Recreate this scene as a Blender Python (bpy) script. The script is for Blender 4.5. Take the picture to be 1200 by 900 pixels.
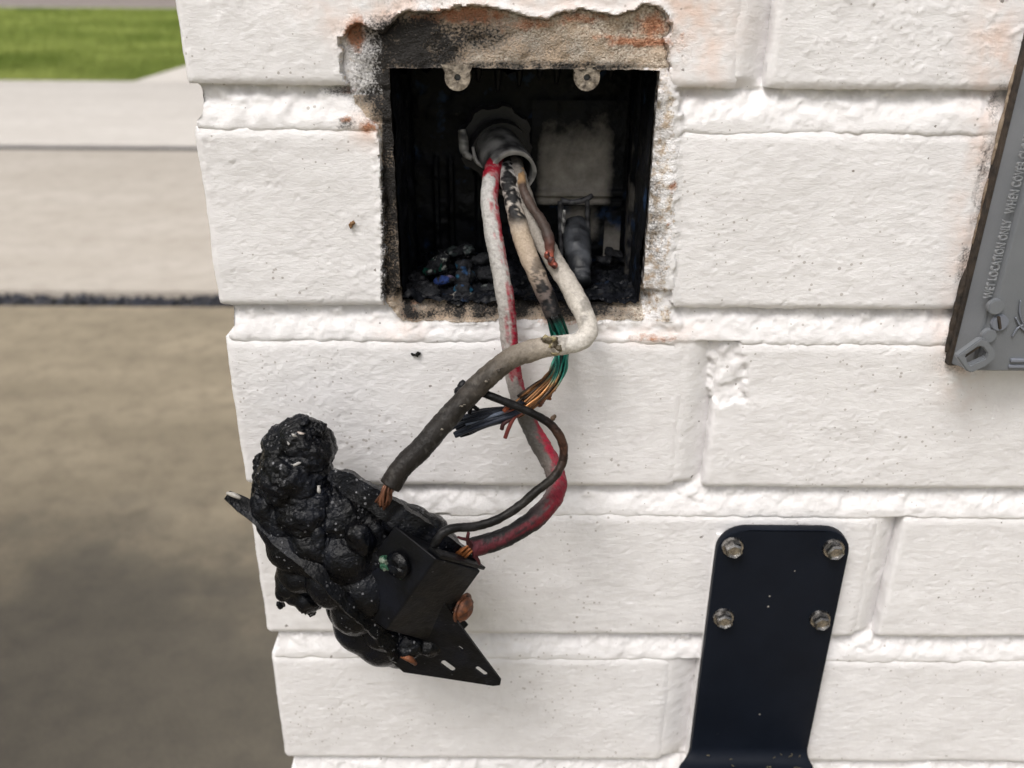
import bpy, bmesh, math, random
import numpy as np
from mathutils import Vector, Matrix, Quaternion

random.seed(7)
rng = np.random.default_rng(11)
S = bpy.context.scene
for o in list(bpy.data.objects):
    bpy.data.objects.remove(o)
R = math.radians

# ------------------------------------------------------------------ camera
FPX, PITCH, ROLL, DIST, HCAM = 1026.0, R(25.5), R(0.4), 0.327, 1.15
_c, _s = math.cos(PITCH), math.sin(PITCH)
FW = np.array([0, _c, -_s]); U0 = np.array([0, _s, _c]); R0 = np.array([1.0, 0, 0])
RT = R0 * math.cos(ROLL) + U0 * math.sin(ROLL)
UP = U0 * math.cos(ROLL) - R0 * math.sin(ROLL)
CAM = np.array([0, -DIST, HCAM])
cam = bpy.data.cameras.new('camera')
camo = bpy.data.objects.new('camera', cam)
S.collection.objects.link(camo)
M4 = Matrix.Identity(4)
for i in range(3):
    M4[i][0], M4[i][1], M4[i][2], M4[i][3] = RT[i], UP[i], -FW[i], CAM[i]
camo.matrix_world = M4
cam.sensor_width = 36
cam.lens = FPX / 1200 * 36
cam.clip_start = 0.01
cam.clip_end = 2000
cam.dof.use_dof = True
cam.dof.focus_distance = 0.335
cam.dof.aperture_fstop = 11.0
S.camera = camo
S.render.resolution_x, S.render.resolution_y = 1024, 768

# ------------------------------------------------------------------ light
SUN_DIR = Vector((-.30, -.45, .84)).normalized()      # towards the hazy sun: over the viewer's left shoulder
SUN_EL = math.asin(SUN_DIR.z); SUN_AZ = math.atan2(SUN_DIR.x, SUN_DIR.y)
w = bpy.data.worlds.new('World'); S.world = w; w.use_nodes = True
nt = w.node_tree; nt.nodes.clear()
sky = nt.nodes.new('ShaderNodeTexSky'); sky.sky_type = 'NISHITA'; sky.sun_disc = False
sky.sun_elevation = SUN_EL; sky.sun_rotation = SUN_AZ
sky.air_density = 0.55; sky.dust_density = 6.0; sky.ozone_density = 0.6; sky.altitude = 0
bg = nt.nodes.new('ShaderNodeBackground'); bg.inputs['Strength'].default_value = 0.105
wo = nt.nodes.new('ShaderNodeOutputWorld')
hs = nt.nodes.new('ShaderNodeHueSaturation'); hs.inputs['Saturation'].default_value = 0.22   # thin white haze
nt.links.new(sky.outputs[0], hs.inputs['Color']); nt.links.new(hs.outputs[0], bg.inputs[0]); nt.links.new(bg.outputs[0], wo.inputs[0])
sun = bpy.data.lights.new('sun', 'SUN'); sun.energy = 0.75; sun.angle = R(18); sun.color = (1, .95, .88)
suno = bpy.data.objects.new('sun', sun); S.collection.objects.link(suno)
suno.rotation_euler = (-SUN_DIR).to_track_quat('-Z', 'Y').to_euler()
S.view_settings.view_transform = 'Standard'; S.view_settings.look = 'None'
S.view_settings.gamma = 1; S.view_settings.use_curve_mapping = False
S.view_settings.exposure = 0.80
S.cycles.max_bounces = 6; S.cycles.diffuse_bounces = 3; S.cycles.glossy_bounces = 3
S.cycles.use_adaptive_sampling = True; S.cycles.adaptive_threshold = .015

# ------------------------------------------------------------------ helpers
def at(px, py, Y=0.0):
    d = FW * FPX + RT * (px - 600) - UP * (py - 450)
    return CAM + d * (Y - CAM[1]) / d[1]

def wall_uv(x, z):
    """place on the wall face -> the survey grid in which its stains and breaks were measured"""
    dx, dy, dz = x - CAM[0], 0 - CAM[1], z - CAM[2]
    f = dx * FW[0] + dy * FW[1] + dz * FW[2]
    return (600 + FPX * (dx * RT[0] + dy * RT[1] + dz * RT[2]) / f,
            450 - FPX * (dx * UP[0] + dy * UP[1] + dz * UP[2]) / f)

def _h(ix, iy, iz, seed):
    n = (ix.astype(np.int64) * 374761393 + iy.astype(np.int64) * 668265263 + iz.astype(np.int64) * 2147483647 + seed * 1274126177) & 0x7fffffff
    n = ((n ^ (n >> 13)) * 1274126177) & 0x7fffffff
    n = ((n ^ (n >> 15)) * 668265263) & 0x7fffffff
    return ((n ^ (n >> 16)) & 0xffffff) / float(0xffffff)

def vn(x, y, z=None, seed=0):
    x = np.asarray(x, float); y = np.asarray(y, float)
    z = np.zeros_like(x) if z is None else np.asarray(z, float)
    ix, iy, iz = np.floor(x), np.floor(y), np.floor(z)
    fx, fy, fz = x - ix, y - iy, z - iz
    fx, fy, fz = [f * f * f * (f * (f * 6 - 15) + 10) for f in (fx, fy, fz)]
    r = 0
    for a in (0, 1):
        for b in (0, 1):
            for c in ((0, 1) if np.any(z) else (0,)):
                wz = (fz if c else 1 - fz)
                r = r + _h(ix + a, iy + b, iz + c, seed) * (fx if a else 1 - fx) * (fy if b else 1 - fy) * wz
    return r * 2 - 1

def fbm(x, y, z=None, oct=4, seed=0):
    r, a, k = 0, 1.0, 1.0
    for i in range(oct):
        ca, sa = math.cos(.55 + 1.1 * i), math.sin(.55 + 1.1 * i)
        if z is None:
            r = r + a * vn((x * ca - y * sa) * k, (x * sa + y * ca) * k, None, seed + i * 17)
        else:
            x1, y1 = x * ca - y * sa, x * sa + y * ca
            r = r + a * vn(x1 * k, (y1 * ca - z * sa) * k, (y1 * sa + z * ca) * k + .37, seed + i * 17)
        a *= .5; k *= 2.03
    return r

def sm(a, b, x):
    t = np.clip((x - a) / (b - a), 0, 1)
    return t * t * (3 - 2 * t)

def in_poly(u, v, poly):
    r = np.zeros(u.shape, bool)
    n = len(poly)
    for i in range(n):
        x1, y1 = poly[i]; x2, y2 = poly[(i + 1) % n]
        c = (y1 > v) != (y2 > v)
        with np.errstate(divide='ignore', invalid='ignore'):
            xi = (x2 - x1) * (v - y1) / ((y2 - y1) if y2 != y1 else 1e-9) + x1
        r ^= c & (u < xi)
    return r

def poly_sd(u, v, poly):
    """signed distance, positive inside"""
    d = np.full(u.shape, 1e9)
    n = len(poly)
    for i in range(n):
        x1, y1 = poly[i]; x2, y2 = poly[(i + 1) % n]
        ex, ey = x2 - x1, y2 - y1
        t = np.clip(((u - x1) * ex + (v - y1) * ey) / (ex * ex + ey * ey + 1e-9), 0, 1)
        d = np.minimum(d, np.hypot(u - x1 - t * ex, v - y1 - t * ey))
    return np.where(in_poly(u, v, poly), d, -d)

def link(o, parent=None):
    S.collection.objects.link(o)
    if parent is not None:
        o.parent = parent
    return o

def mesh_obj(name, verts, faces, mat, parent=None, smooth=True, attrs=None, auto=None):
    me = bpy.data.meshes.new(name)
    verts = np.asarray(verts, np.float32)
    if isinstance(faces, np.ndarray):
        nf, k = faces.shape
        me.vertices.add(len(verts)); me.vertices.foreach_set('co', verts.ravel())
        me.loops.add(nf * k); me.loops.foreach_set('vertex_index', faces.astype(np.int32).ravel())
        me.polygons.add(nf)
        me.polygons.foreach_set('loop_start', np.arange(0, nf * k, k, dtype=np.int32))
        me.update(calc_edges=True)
    else:
        me.from_pydata([tuple(map(float, p)) for p in verts], [], [tuple(int(i) for i in f) for f in faces])
    me.validate()
    for an, av in (attrs or {}).items():
        av = np.asarray(av, np.float32)
        if av.ndim == 1:
            a = me.attributes.new(an, 'FLOAT', 'POINT'); a.data.foreach_set('value', av)
        else:
            if av.shape[1] == 3:
                av = np.concatenate([av, np.ones((len(av), 1), np.float32)], 1)
            a = me.attributes.new(an, 'FLOAT_COLOR', 'POINT'); a.data.foreach_set('color', av.ravel())
    if smooth:
        me.polygons.foreach_set('use_smooth', np.ones(len(me.polygons), bool))
    if auto is not None:
        me.set_sharp_from_angle(angle=R(auto))
    me.materials.append(mat)
    o = bpy.data.objects.new(name, me)
    return link(o, parent)

def bm_obj(name, bm, mat, parent=None, smooth=True, auto=35):
    me = bpy.data.meshes.new(name)
    bm.normal_update(); bm.to_mesh(me); bm.free()
    if smooth:
        me.polygons.foreach_set('use_smooth', np.ones(len(me.polygons), bool))
        me.set_sharp_from_angle(angle=R(auto))
    me.materials.append(mat)
    o = bpy.data.objects.new(name, me)
    return link(o, parent)

def empty(name, loc, label=None, cat=None, group=None, kind=None):
    o = bpy.data.objects.new(name, None); o.empty_display_size = .02
    o.location = loc; S.collection.objects.link(o)
    tag(o, label, cat, group, kind)
    return o

def tag(o, label=None, cat=None, group=None, kind=None):
    if label: o['label'] = label
    if cat: o['category'] = cat
    if group: o['group'] = group
    if kind: o['kind'] = kind
    return o

def keep(parent, *objs):
    """child meshes are written in world coordinates: undo the parent's own place"""
    for o in objs:
        o.matrix_parent_inverse = Matrix.Translation(parent.location).inverted()

def box_bm(x0, x1, y0, y1, z0, z1, bev=0, seg=2):
    bm = bmesh.new()
    bmesh.ops.create_cube(bm, size=1)
    for v in bm.verts:
        v.co = Vector((x0 + (v.co.x + .5) * (x1 - x0), y0 + (v.co.y + .5) * (y1 - y0), z0 + (v.co.z + .5) * (z1 - z0)))
    if bev:
        bmesh.ops.bevel(bm, geom=bm.edges[:], offset=bev, segments=seg, affect='EDGES', profile=.6)
    return bm

def hexa_bm(pts, bev=0, seg=2, cuts=0):
    """pts: 4 of one end, then 4 of the other, same order"""
    bm = bmesh.new()
    v = [bm.verts.new(tuple(p)) for p in pts]
    for f in ((0, 1, 2, 3), (7, 6, 5, 4), (0, 4, 5, 1), (1, 5, 6, 2), (2, 6, 7, 3), (3, 7, 4, 0)):
        bm.faces.new([v[i] for i in f])
    bmesh.ops.recalc_face_normals(bm, faces=bm.faces[:])
    if bev:
        bmesh.ops.bevel(bm, geom=bm.edges[:], offset=bev, segments=seg, affect='EDGES', profile=.6)
    if cuts:
        bmesh.ops.triangulate(bm, faces=bm.faces[:])
        bmesh.ops.subdivide_edges(bm, edges=bm.edges[:], cuts=cuts, use_grid_fill=True)
    return bm

def plate_bm(outline, holes, thick, bev=0):
    """flat plate in local XZ (front at y=0, back at y=thick) with an outline and holes"""
    bm = bmesh.new()
    edges = []
    for loop in [outline] + list(holes):
        vs = [bm.verts.new((p[0], 0, p[1])) for p in loop]
        for i in range(len(vs)):
            edges.append(bm.edges.new((vs[i], vs[(i + 1) % len(vs)])))
    bmesh.ops.triangle_fill(bm, use_beauty=True, use_dissolve=False, edges=edges, normal=(0, -1, 0))
    fs = bm.faces[:]
    for f in fs:
        f.normal_update()
        if f.normal.y > 0: f.normal_flip()
    r = bmesh.ops.extrude_face_region(bm, geom=fs)
    for v in [g for g in r['geom'] if isinstance(g, bmesh.types.BMVert)]:
        v.co.y += thick
    bmesh.ops.recalc_face_normals(bm, faces=bm.faces[:])
    return bm

def rrect(x0, x1, z0, z1, r, n=6, corners=(1, 1, 1, 1)):
    pts = []
    for (cx, cz, a0, on) in ((x1 - r, z1 - r, 0, corners[0]), (x0 + r, z1 - r, 90, corners[1]), (x0 + r, z0 + r, 180, corners[2]), (x1 - r, z0 + r, 270, corners[3])):
        if on:
            for i in range(n + 1):
                a = R(a0 + 90 * i / n); pts.append((cx + r * math.cos(a), cz + r * math.sin(a)))
        else:
            a = R(a0 + 45); pts.append((cx + r * (1 if math.cos(a) > 0 else -1), cz + r * (1 if math.sin(a) > 0 else -1)))
    return pts

def catmull(P, n):
    P = np.asarray(P, float)
    Q = np.vstack([2 * P[0] - P[1], P, 2 * P[-1] - P[-2]])
    out = []
    for i in range(1, len(Q) - 2):
        t = np.linspace(0, 1, 24, endpoint=False)[:, None]
        a, b, c, d = Q[i - 1], Q[i], Q[i + 1], Q[i + 2]
        out.append(.5 * (2 * b + (c - a) * t + (2 * a - 5 * b + 4 * c - d) * t ** 2 + (3 * b - a - 3 * c + d) * t ** 3))
    out = np.vstack(out + [P[-1:]])
    L = np.r_[0, np.cumsum(np.linalg.norm(np.diff(out[:, :3], axis=0), axis=1))]
    s = np.linspace(0, L[-1], n)
    return np.stack([np.interp(s, L, out[:, k]) for k in range(out.shape[1])], 1), s

def tube(P, rad, n=None, seg=20, disp=None, cap=True, step=.0006):
    """sweep; P rows x,y,z ; rad scalar or per control point. returns verts, faces, s(0..1), angle, metres"""
    P = np.asarray(P, float)
    rad = np.full(len(P), rad) if np.isscalar(rad) else np.asarray(rad, float)
    if n is None:
        n = max(4, int(np.linalg.norm(np.diff(P, axis=0), axis=1).sum() * 1.05 / step))
    C, s = catmull(np.c_[P, rad], n)
    p, rr = C[:, :3], C[:, 3]
    T = np.gradient(p, axis=0); T /= np.linalg.norm(T, axis=1)[:, None] + 1e-12
    N = np.zeros_like(p)
    a = np.array([0, -1.0, 0]); a = a - T[0] * a.dot(T[0])
    if np.linalg.norm(a) < .05: a = np.array([1.0, 0, 0]) - T[0] * T[0][0]
    N[0] = a / np.linalg.norm(a)
    for i in range(1, n):
        q = N[i - 1] - T[i] * N[i - 1].dot(T[i]); N[i] = q / np.linalg.norm(q)
    B = np.cross(T, N)
    ang = np.arange(seg) / seg * 2 * np.pi
    A = np.tile(ang, n); I = np.repeat(np.arange(n), seg)
    r = rr[I]
    if disp is not None:
        base = p[I] + N[I] * (np.cos(A) * r)[:, None] + B[I] * (np.sin(A) * r)[:, None]
        r = r + disp(base, s[I] / s[-1], A)
    V = p[I] + N[I] * (np.cos(A) * r)[:, None] + B[I] * (np.sin(A) * r)[:, None]
    i, j = np.meshgrid(np.arange(n - 1), np.arange(seg), indexing='ij')
    i, j = i.ravel(), j.ravel(); j2 = (j + 1) % seg
    Fq = np.stack([i * seg + j, (i + 1) * seg + j, (i + 1) * seg + j2, i * seg + j2], 1)[:, ::-1]
    sN, An, mm = s[I] / s[-1], A, s[I]
    if cap:
        k = len(V)
        V = np.vstack([V, p[:1], p[-1:]])
        j = np.arange(seg); j2 = (j + 1) % seg
        c1 = np.stack([j, j2, np.full(seg, k), np.full(seg, k)], 1)
        c2 = np.stack([(n - 1) * seg + j2, (n - 1) * seg + j, np.full(seg, k + 1), np.full(seg, k + 1)], 1)
        # triangles as tuples
        tri = [tuple(q[:3]) for q in c1[:, ::-1][:, 1:]] + [tuple(q[:3]) for q in c2[:, ::-1][:, 1:]]
        sN = np.r_[sN, 0, 1]; An = np.r_[An, 0, 0]; mm = np.r_[mm, 0, s[-1]]
        faces = [tuple(q) for q in Fq] + tri
    else:
        faces = Fq
    return V, faces, sN, An, mm

def merge(parts):
    V, Fs, k = [], [], 0
    for v, f in parts:
        V.append(v); Fs += [tuple(i + k for i in q) for q in f]; k += len(v)
    return np.vstack(V), Fs

def lump(items, voxel, disp=None, soft=3):
    """melt several ellipsoids (centre, radii) into one continuous skin"""
    bm = bmesh.new()
    for c, r in items:
        m = Matrix.Translation(Vector(c)) @ Matrix.Diagonal((r[0], r[1], r[2], 1))
        bmesh.ops.create_icosphere(bm, subdivisions=3, radius=1, matrix=m)
    me = bpy.data.meshes.new('tmp'); bm.to_mesh(me); bm.free()
    o = bpy.data.objects.new('tmp', me); S.collection.objects.link(o)
    md = o.modifiers.new('r', 'REMESH'); md.mode = 'VOXEL'; md.voxel_size = voxel
    ms = o.modifiers.new('s', 'SMOOTH'); ms.iterations = soft; ms.factor = .5
    dg = bpy.context.evaluated_depsgraph_get(); dg.update()
    ev = o.evaluated_get(dg); m2 = ev.to_mesh()
    n = len(m2.vertices)
    V = np.zeros(n * 3, np.float32); m2.vertices.foreach_get('co', V); V = V.reshape(-1, 3).astype(float)
    NN = np.zeros(n * 3, np.float32); m2.vertices.foreach_get('normal', NN); NN = NN.reshape(-1, 3).astype(float)
    Fs = [tuple(p.vertices) for p in m2.polygons]
    ev.to_mesh_clear()
    bpy.data.objects.remove(o); bpy.data.meshes.remove(me)
    if disp is not None:
        V = V + NN * disp(V, NN)[:, None]
    return V, Fs

# ------------------------------------------------------------------ materials
class NT:
    def __init__(self, name):
        self.m = bpy.data.materials.new(name); self.m.use_nodes = True
        self.t = self.m.node_tree; self.t.nodes.clear()
        self.out = self.n('ShaderNodeOutputMaterial'); self.b = self.n('ShaderNodeBsdfPrincipled')
        self.l(self.b.outputs[0], self.out.inputs[0])
        self.co = self.n('ShaderNodeTexCoord').outputs['Object']
        self.pos = self.n('ShaderNodeNewGeometry').outputs['Position']
    def n(self, t): return self.t.nodes.new(t)
    def l(self, a, b): self.t.links.new(a, b)
    def set(self, k, v):
        if isinstance(v, bpy.types.NodeSocket): self.l(v, self.b.inputs[k])
        else: self.b.inputs[k].default_value = v
    def put(self, s, v):
        if isinstance(v, bpy.types.NodeSocket): self.l(v, s)
        elif isinstance(v, (tuple, list)) and len(v) == 3 and s.type == 'RGBA': s.default_value = (*v, 1)
        else: s.default_value = v
    def noise(self, scale, detail=3, rough=.55, vec=None, dist=0):
        n = self.n('ShaderNodeTexNoise'); n.inputs['Scale'].default_value = scale
        n.inputs['Detail'].default_value = detail; n.inputs['Roughness'].default_value = rough
        n.inputs['Distortion'].default_value = dist
        self.l(vec or self.pos, n.inputs['Vector']); return n.outputs['Fac']
    def vor(self, scale, vec=None, feat='F1', out='Distance', rnd=1):
        n = self.n('ShaderNodeTexVoronoi'); n.feature = feat; n.inputs['Scale'].default_value = scale
        n.inputs['Randomness'].default_value = rnd
        self.l(vec or self.pos, n.inputs['Vector'])
        return (n.outputs['Distance'], n.outputs['Color']) if out == 'both' else n.outputs[out]
    def map(self, v, a, b, c=0, d=1, smooth=False):
        n = self.n('ShaderNodeMapRange')
        if smooth: n.interpolation_type = 'SMOOTHSTEP'
        self.put(n.inputs[0], v)
        for i, q in enumerate((a, b, c, d)): self.put(n.inputs[1 + i], q)
        return n.outputs[0]
    def math(self, op, a, b=0.0):
        n = self.n('ShaderNodeMath'); n.operation = op
        self.put(n.inputs[0], a); self.put(n.inputs[1], b); return n.outputs[0]
    def mix(self, f, a, b, mode='MIX'):
        n = self.n('ShaderNodeMix'); n.data_type = 'RGBA'; n.blend_type = mode
        self.put(n.inputs[0], f); self.put(n.inputs[6], a); self.put(n.inputs[7], b); return n.outputs[2]
    def attr(self, name, out='Fac'):
        n = self.n('ShaderNodeAttribute'); n.attribute_name = name; return n.outputs[out]
    def scale(self, v, vec=None):
        n = self.n('ShaderNodeMapping'); n.inputs['Scale'].default_value = v
        self.l(vec or self.pos, n.inputs['Vector']); return n.outputs[0]
    def bump(self, h, dist, strength=1, prev=None):
        n = self.n('ShaderNodeBump'); n.inputs['Distance'].default_value = dist; n.inputs['Strength'].default_value = strength
        self.l(h, n.inputs['Height'])
        if prev is not None: self.l(prev, n.inputs['Normal'])
        self.l(n.outputs[0], self.b.inputs['Normal']); return n.outputs[0]

def masonry():
    k = NT('painted_masonry')
    raw, soot, rust, stain = k.attr('raw'), k.attr('soot'), k.attr('rust'), k.attr('stain')
    mid = k.noise(330, 4, .62)                 # shared break-up noise
    grit = k.noise(1200, 2, .6)
    fine = k.noise(120, 2)
    paint = k.mix(k.map(fine, .32, .70), (.79, .775, .782), (.73, .711, .716))
    paint = k.mix(k.math('MULTIPLY', stain, k.map(fine, .3, .65)), paint, (.78, .48, .33))
    sp, rc = k.vor(150, out='both')
    sep = k.n('ShaderNodeSeparateColor'); k.l(rc, sep.inputs[0])
    lowf = k.noise(17, 2)
    thr = k.math('MULTIPLY', k.map(sep.outputs[0], .80, 1, 0, .15), k.map(lowf, .40, .62, .1, 1.2))
    dots = k.math('LESS_THAN', k.math('ADD', sp, k.map(grit, .3, .7, -.06, .06)), thr)
    paint = k.mix(k.math('MULTIPLY', dots, .75), paint, (.10, .075, .055))
    sp2, rc2 = k.vor(430, out='both'); s2 = k.n('ShaderNodeSeparateColor'); k.l(rc2, s2.inputs[0])
    d2 = k.math('LESS_THAN', sp2, k.math('MULTIPLY', k.map(s2.outputs[1], .78, 1, 0, .26), k.map(lowf, .62, .40, .1, 1.15)))
    paint = k.mix(k.math('MULTIPLY', d2, .5), paint, (.20, .155, .12))
    mort = k.mix(k.map(grit, .36, .62), (.19, .150, .120), (.74, .67, .58))
    mort = k.mix(k.map(fine, .35, .65, .1, .75), mort, (.52, .39, .28))
    br = k.map(mid, .2, .8, -.4, .4)
    rawm = k.map(k.math('ADD', raw, br), .4, .6)
    col = k.mix(rawm, paint, mort)
    rustm = k.map(k.math('ADD', rust, br), .36, .78)
    rcol = k.mix(k.map(grit, .35, .65), (.33, .13, .07), (.62, .33, .20))
    col = k.mix(rustm, col, rcol)
    sn = k.map(grit, .30, .70, -.30, .30)
    sootm = k.map(k.math('ADD', soot, k.math('MULTIPLY', sn, k.map(soot, .02, .3))), .10, .78)
    col = k.mix(sootm, col, (.016, .014, .013))
    k.set('Base Color', col); k.set('Roughness', k.map(fine, .3, .7, .5, .68)); k.set('Specular IOR Level', .35)
    st = k.noise(620, 5, .72, k.scale((.7, 1, 1.5)))
    nb = k.bump(st, .0006, .55)
    rb = k.math('MULTIPLY', k.noise(1300, 2, .65), k.math('ADD', raw, rust))
    k.bump(rb, .0013, .9, nb)
    return k.m

def simple(name, col, rough=.5, metal=0, var=None, vs=60, bump=None, bs=200, spec=.5):
    k = NT(name)
    if var: k.set('Base Color', k.mix(k.map(k.noise(vs, 4), .35, .65), col, var))
    else: k.set('Base Color', (*col, 1))
    k.set('Roughness', k.map(k.noise(vs * 2.3, 3), .3, .7, max(.03, rough - .1), min(1, rough + .1)))
    k.set('Metallic', metal); k.set('Specular IOR Level', spec)
    if bump: k.bump(k.noise(bs, 4, .6), bump, .7)
    return k.m

def vcol(name, rough=.5, bump=.0003, bs=900, metal=0.0, spec=.5):
    k = NT(name)
    a = k.attr('col', 'Color')
    k.set('Base Color', k.mix(k.map(k.noise(900, 5, .7), .35, .68, 0, .7), a, k.mix(1.0, a, (.50, .48, .46), 'MULTIPLY')))
    k.set('Roughness', k.map(k.noise(500, 3), .3, .7, max(.05, rough - .12), min(1, rough + .12)))
    k.set('Metallic', metal); k.set('Specular IOR Level', spec)
    k.bump(k.noise(bs, 4, .6), bump, .7)
    return k.m

def char_mat(name, rlo, rhi, ash=.5, bumpd=.0011):
    k = NT(name)
    n1 = k.noise(75, 4)
    base = k.mix(k.map(n1, .45, .7), (.0022, .0023, .003), (.005, .006, .010))
    v, v_c = k.vor(620, out='both'); vc = k.n('ShaderNodeSeparateColor'); k.l(v_c, vc.inputs[0])
    patch = k.map(k.noise(60, 3), .45, .62)
    m = k.math('LESS_THAN', v, k.map(vc.outputs[0], 1 - ash * .55, 1, 0, .36))
    m = k.math('MULTIPLY', m, k.math('ADD', k.math('MULTIPLY', patch, .85), .12))
    base = k.mix(m, base, (.16, .16, .17))
    k.set('Base Color', base)
    k.set('Roughness', k.map(k.noise(230, 4), .35, .65, rlo, rhi)); k.set('Specular IOR Level', .19)
    nb = k.bump(k.noise(420, 6, .68), bumpd, .75)
    k.bump(k.vor(900), bumpd * .4, .5, nb)
    return k.m

def concrete(name, c1, c2, c3, sc=1.0, shade_patch=None):
    k = NT(name)
    a = k.noise(1.7 * sc, 6, .6, k.scale((.6, 1.5, 1)))
    b = k.noise(9 * sc, 5, .65)
    col = k.mix(k.map(a, .36, .66), c1, c2)
    col = k.mix(k.map(b, .45, .72, 0, .7), col, c3)
    col = k.mix(k.map(k.noise(140, 3), .35, .7, 0, .3), col, (.12, .11, .10))
    if shade_patch:                                    # painted shade: dark patch deepening the canopy's shadow on the near slab
        n_ = k.n('ShaderNodeVectorMath'); n_.operation = 'DISTANCE'; k.l(k.pos, n_.inputs[0]); n_.inputs[1].default_value = shade_patch[0]
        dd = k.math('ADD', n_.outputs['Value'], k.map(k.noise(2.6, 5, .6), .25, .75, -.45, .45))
        col = k.mix(k.map(dd, shade_patch[1] * .55, shade_patch[1], .62, 0, True), col, (.075, .073, .068))
    k.set('Base Color', col); k.set('Roughness', .85); k.set('Specular IOR Level', .25)
    k.bump(k.noise(160, 5), .003, .6)
    return k.m

M_WALL = masonry()
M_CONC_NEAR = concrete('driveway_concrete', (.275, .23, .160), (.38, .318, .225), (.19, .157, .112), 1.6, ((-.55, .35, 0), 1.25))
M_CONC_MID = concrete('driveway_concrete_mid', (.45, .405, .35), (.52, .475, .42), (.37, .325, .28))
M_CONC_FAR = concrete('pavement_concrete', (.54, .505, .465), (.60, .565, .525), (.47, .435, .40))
M_SOIL = simple('soil', (.11, .15, .035), .9, var=(.17, .21, .055), vs=3, bump=.01, bs=20)
M_ROAD = simple('road_asphalt', (.19, .16, .145), .85, var=(.24, .20, .18), vs=2, bump=.004, bs=90)
M_KERB = simple('kerb_concrete', (.34, .315, .285), .85, var=(.28, .26, .235), vs=5, bump=.002, bs=120)
M_PEB = NT('joint_pebbles')
_oi = M_PEB.n('ShaderNodeAttribute'); _oi.attribute_name = 'col'
M_PEB.set('Base Color', _oi.outputs['Color']); M_PEB.set('Roughness', .6); M_PEB = M_PEB.m
M_GRASS = NT('grass_blades')
_g = M_GRASS.attr('col', 'Color'); M_GRASS.set('Base Color', _g); M_GRASS.set('Roughness', .6)
M_GRASS.set('Specular IOR Level', .2); M_GRASS = M_GRASS.m
M_SHADE = simple('shade_boards', (.30, .28, .26), .7, var=(.36, .34, .31), vs=4)

def box_mat():
    k = NT('sooted_box_plastic')
    clean = k.attr('clean')
    n = k.noise(140, 5, .6)
    base = k.mix(k.map(n, .4, .7), (.003, .0035, .0045), (.009, .010, .014))
    cl = k.mix(k.map(k.noise(260, 4), .3, .7), (.36, .332, .295), (.46, .425, .38))
    m = k.map(k.math('ADD', clean, k.map(k.noise(110, 5, .65), .2, .8, -.25, .25)), .12, .95)
    blue = k.map(k.noise(85, 3), .60, .70, 0, .5)
    base = k.mix(k.math('MULTIPLY', blue, k.attr('blue')), base, (.03, .07, .16))
    k.set('Base Color', k.mix(m, base, cl)); k.set('Roughness', k.map(n, .3, .7, .35, .6)); k.set('Specular IOR Level', .15)
    k.bump(k.noise(500, 3, .65), .0006, .7)
    return k.m
M_BOX = box_mat()
M_CHAR = char_mat('charred_plastic', .09, .36, .9, .0007)
M_CHARS = char_mat('melted_black_plastic', .13, .32, .10, .0005)
M_BLOCK = char_mat('black_terminal_plastic', .38, .55, .10, .00025)
M_STRAP = char_mat('blackened_steel', .40, .60, .25, .0003)
M_CABLE = vcol('burnt_insulation', .55, .0006, 800, spec=.25)
M_CABLED = vcol('charred_wire', .40, .0004, 900, spec=.16)
M_STRAND = vcol('copper_strand', .38, .0001, 1500, .55)
M_RUST = simple('rusty_steel', (.045, .022, .015), .6, .35, var=(.19, .065, .026), vs=300, bump=.0005, bs=700)
M_IRID = NT('heat_blued_steel')
_lw = M_IRID.noise(330, 3)
M_IRID.set('Base Color', M_IRID.mix(M_IRID.map(_lw, .4, .62), (.10, .11, .15), (.25, .42, .28)))
M_IRID.set('Metallic', .9); M_IRID.set('Roughness', .28); M_IRID = M_IRID.m
M_BOLT = simple('zinc_bolt', (.48, .465, .45), .26, 1.0, var=(.22, .21, .205), vs=420, bump=.0002, bs=700)
M_NAVY = NT('navy_powder_coat')
M_NAVY.set('Base Color', M_NAVY.mix(M_NAVY.map(M_NAVY.noise(40, 4), .35, .7), (.0055, .0075, .0125), (.0075, .010, .0165)))
_v = M_NAVY.vor(210); _vs = M_NAVY.n('ShaderNodeSeparateColor'); M_NAVY.l(M_NAVY.vor(210, out='Color'), _vs.inputs[0])
_d = M_NAVY.math('LESS_THAN', _v, M_NAVY.map(_vs.outputs[0], .86, 1, 0, .12))
M_NAVY.set('Base Color', M_NAVY.mix(_d, M_NAVY.b.inputs['Base Color'].links[0].from_socket, (.4, .38, .35)))
M_NAVY.set('Roughness', M_NAVY.map(M_NAVY.noise(90, 4), .3, .7, .42, .55)); M_NAVY.set('Specular IOR Level', .1)
M_NAVY.bump(M_NAVY.noise(1500, 2), .00008, .5); M_NAVY = M_NAVY.m
M_GREY = simple('grey_cover_plastic', (.145, .155, .170), .42, var=(.170, .180, .195), vs=40, bump=.00012, bs=900)
M_GREY2 = simple('grey_lid_plastic', (.155, .168, .20), .38, var=(.18, .193, .228), vs=35, bump=.0001, bs=900)
M_GASK = simple('dirty_gasket', (.018, .014, .011), .85, var=(.05, .036, .026), vs=240, bump=.0006, bs=600)
M_CAULK = simple('old_caulk', (.34, .27, .20), .8, var=(.12, .08, .055), vs=180, bump=.0006, bs=500)
M_PVC = NT('scorched_conduit')
_p = M_PVC.attr('col', 'Color')
M_PVC.set('Base Color', _p); M_PVC.set('Roughness', .5); M_PVC.bump(M_PVC.noise(700, 5, .65), .0004, .7); M_PVC = M_PVC.m
M_LUMP = vcol('corroded_slag', .68, .0012, 900, spec=.2)
M_DRY = simple('dry_grass_bits', (.16, .125, .075), .8, var=(.09, .085, .05), vs=300)

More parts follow.
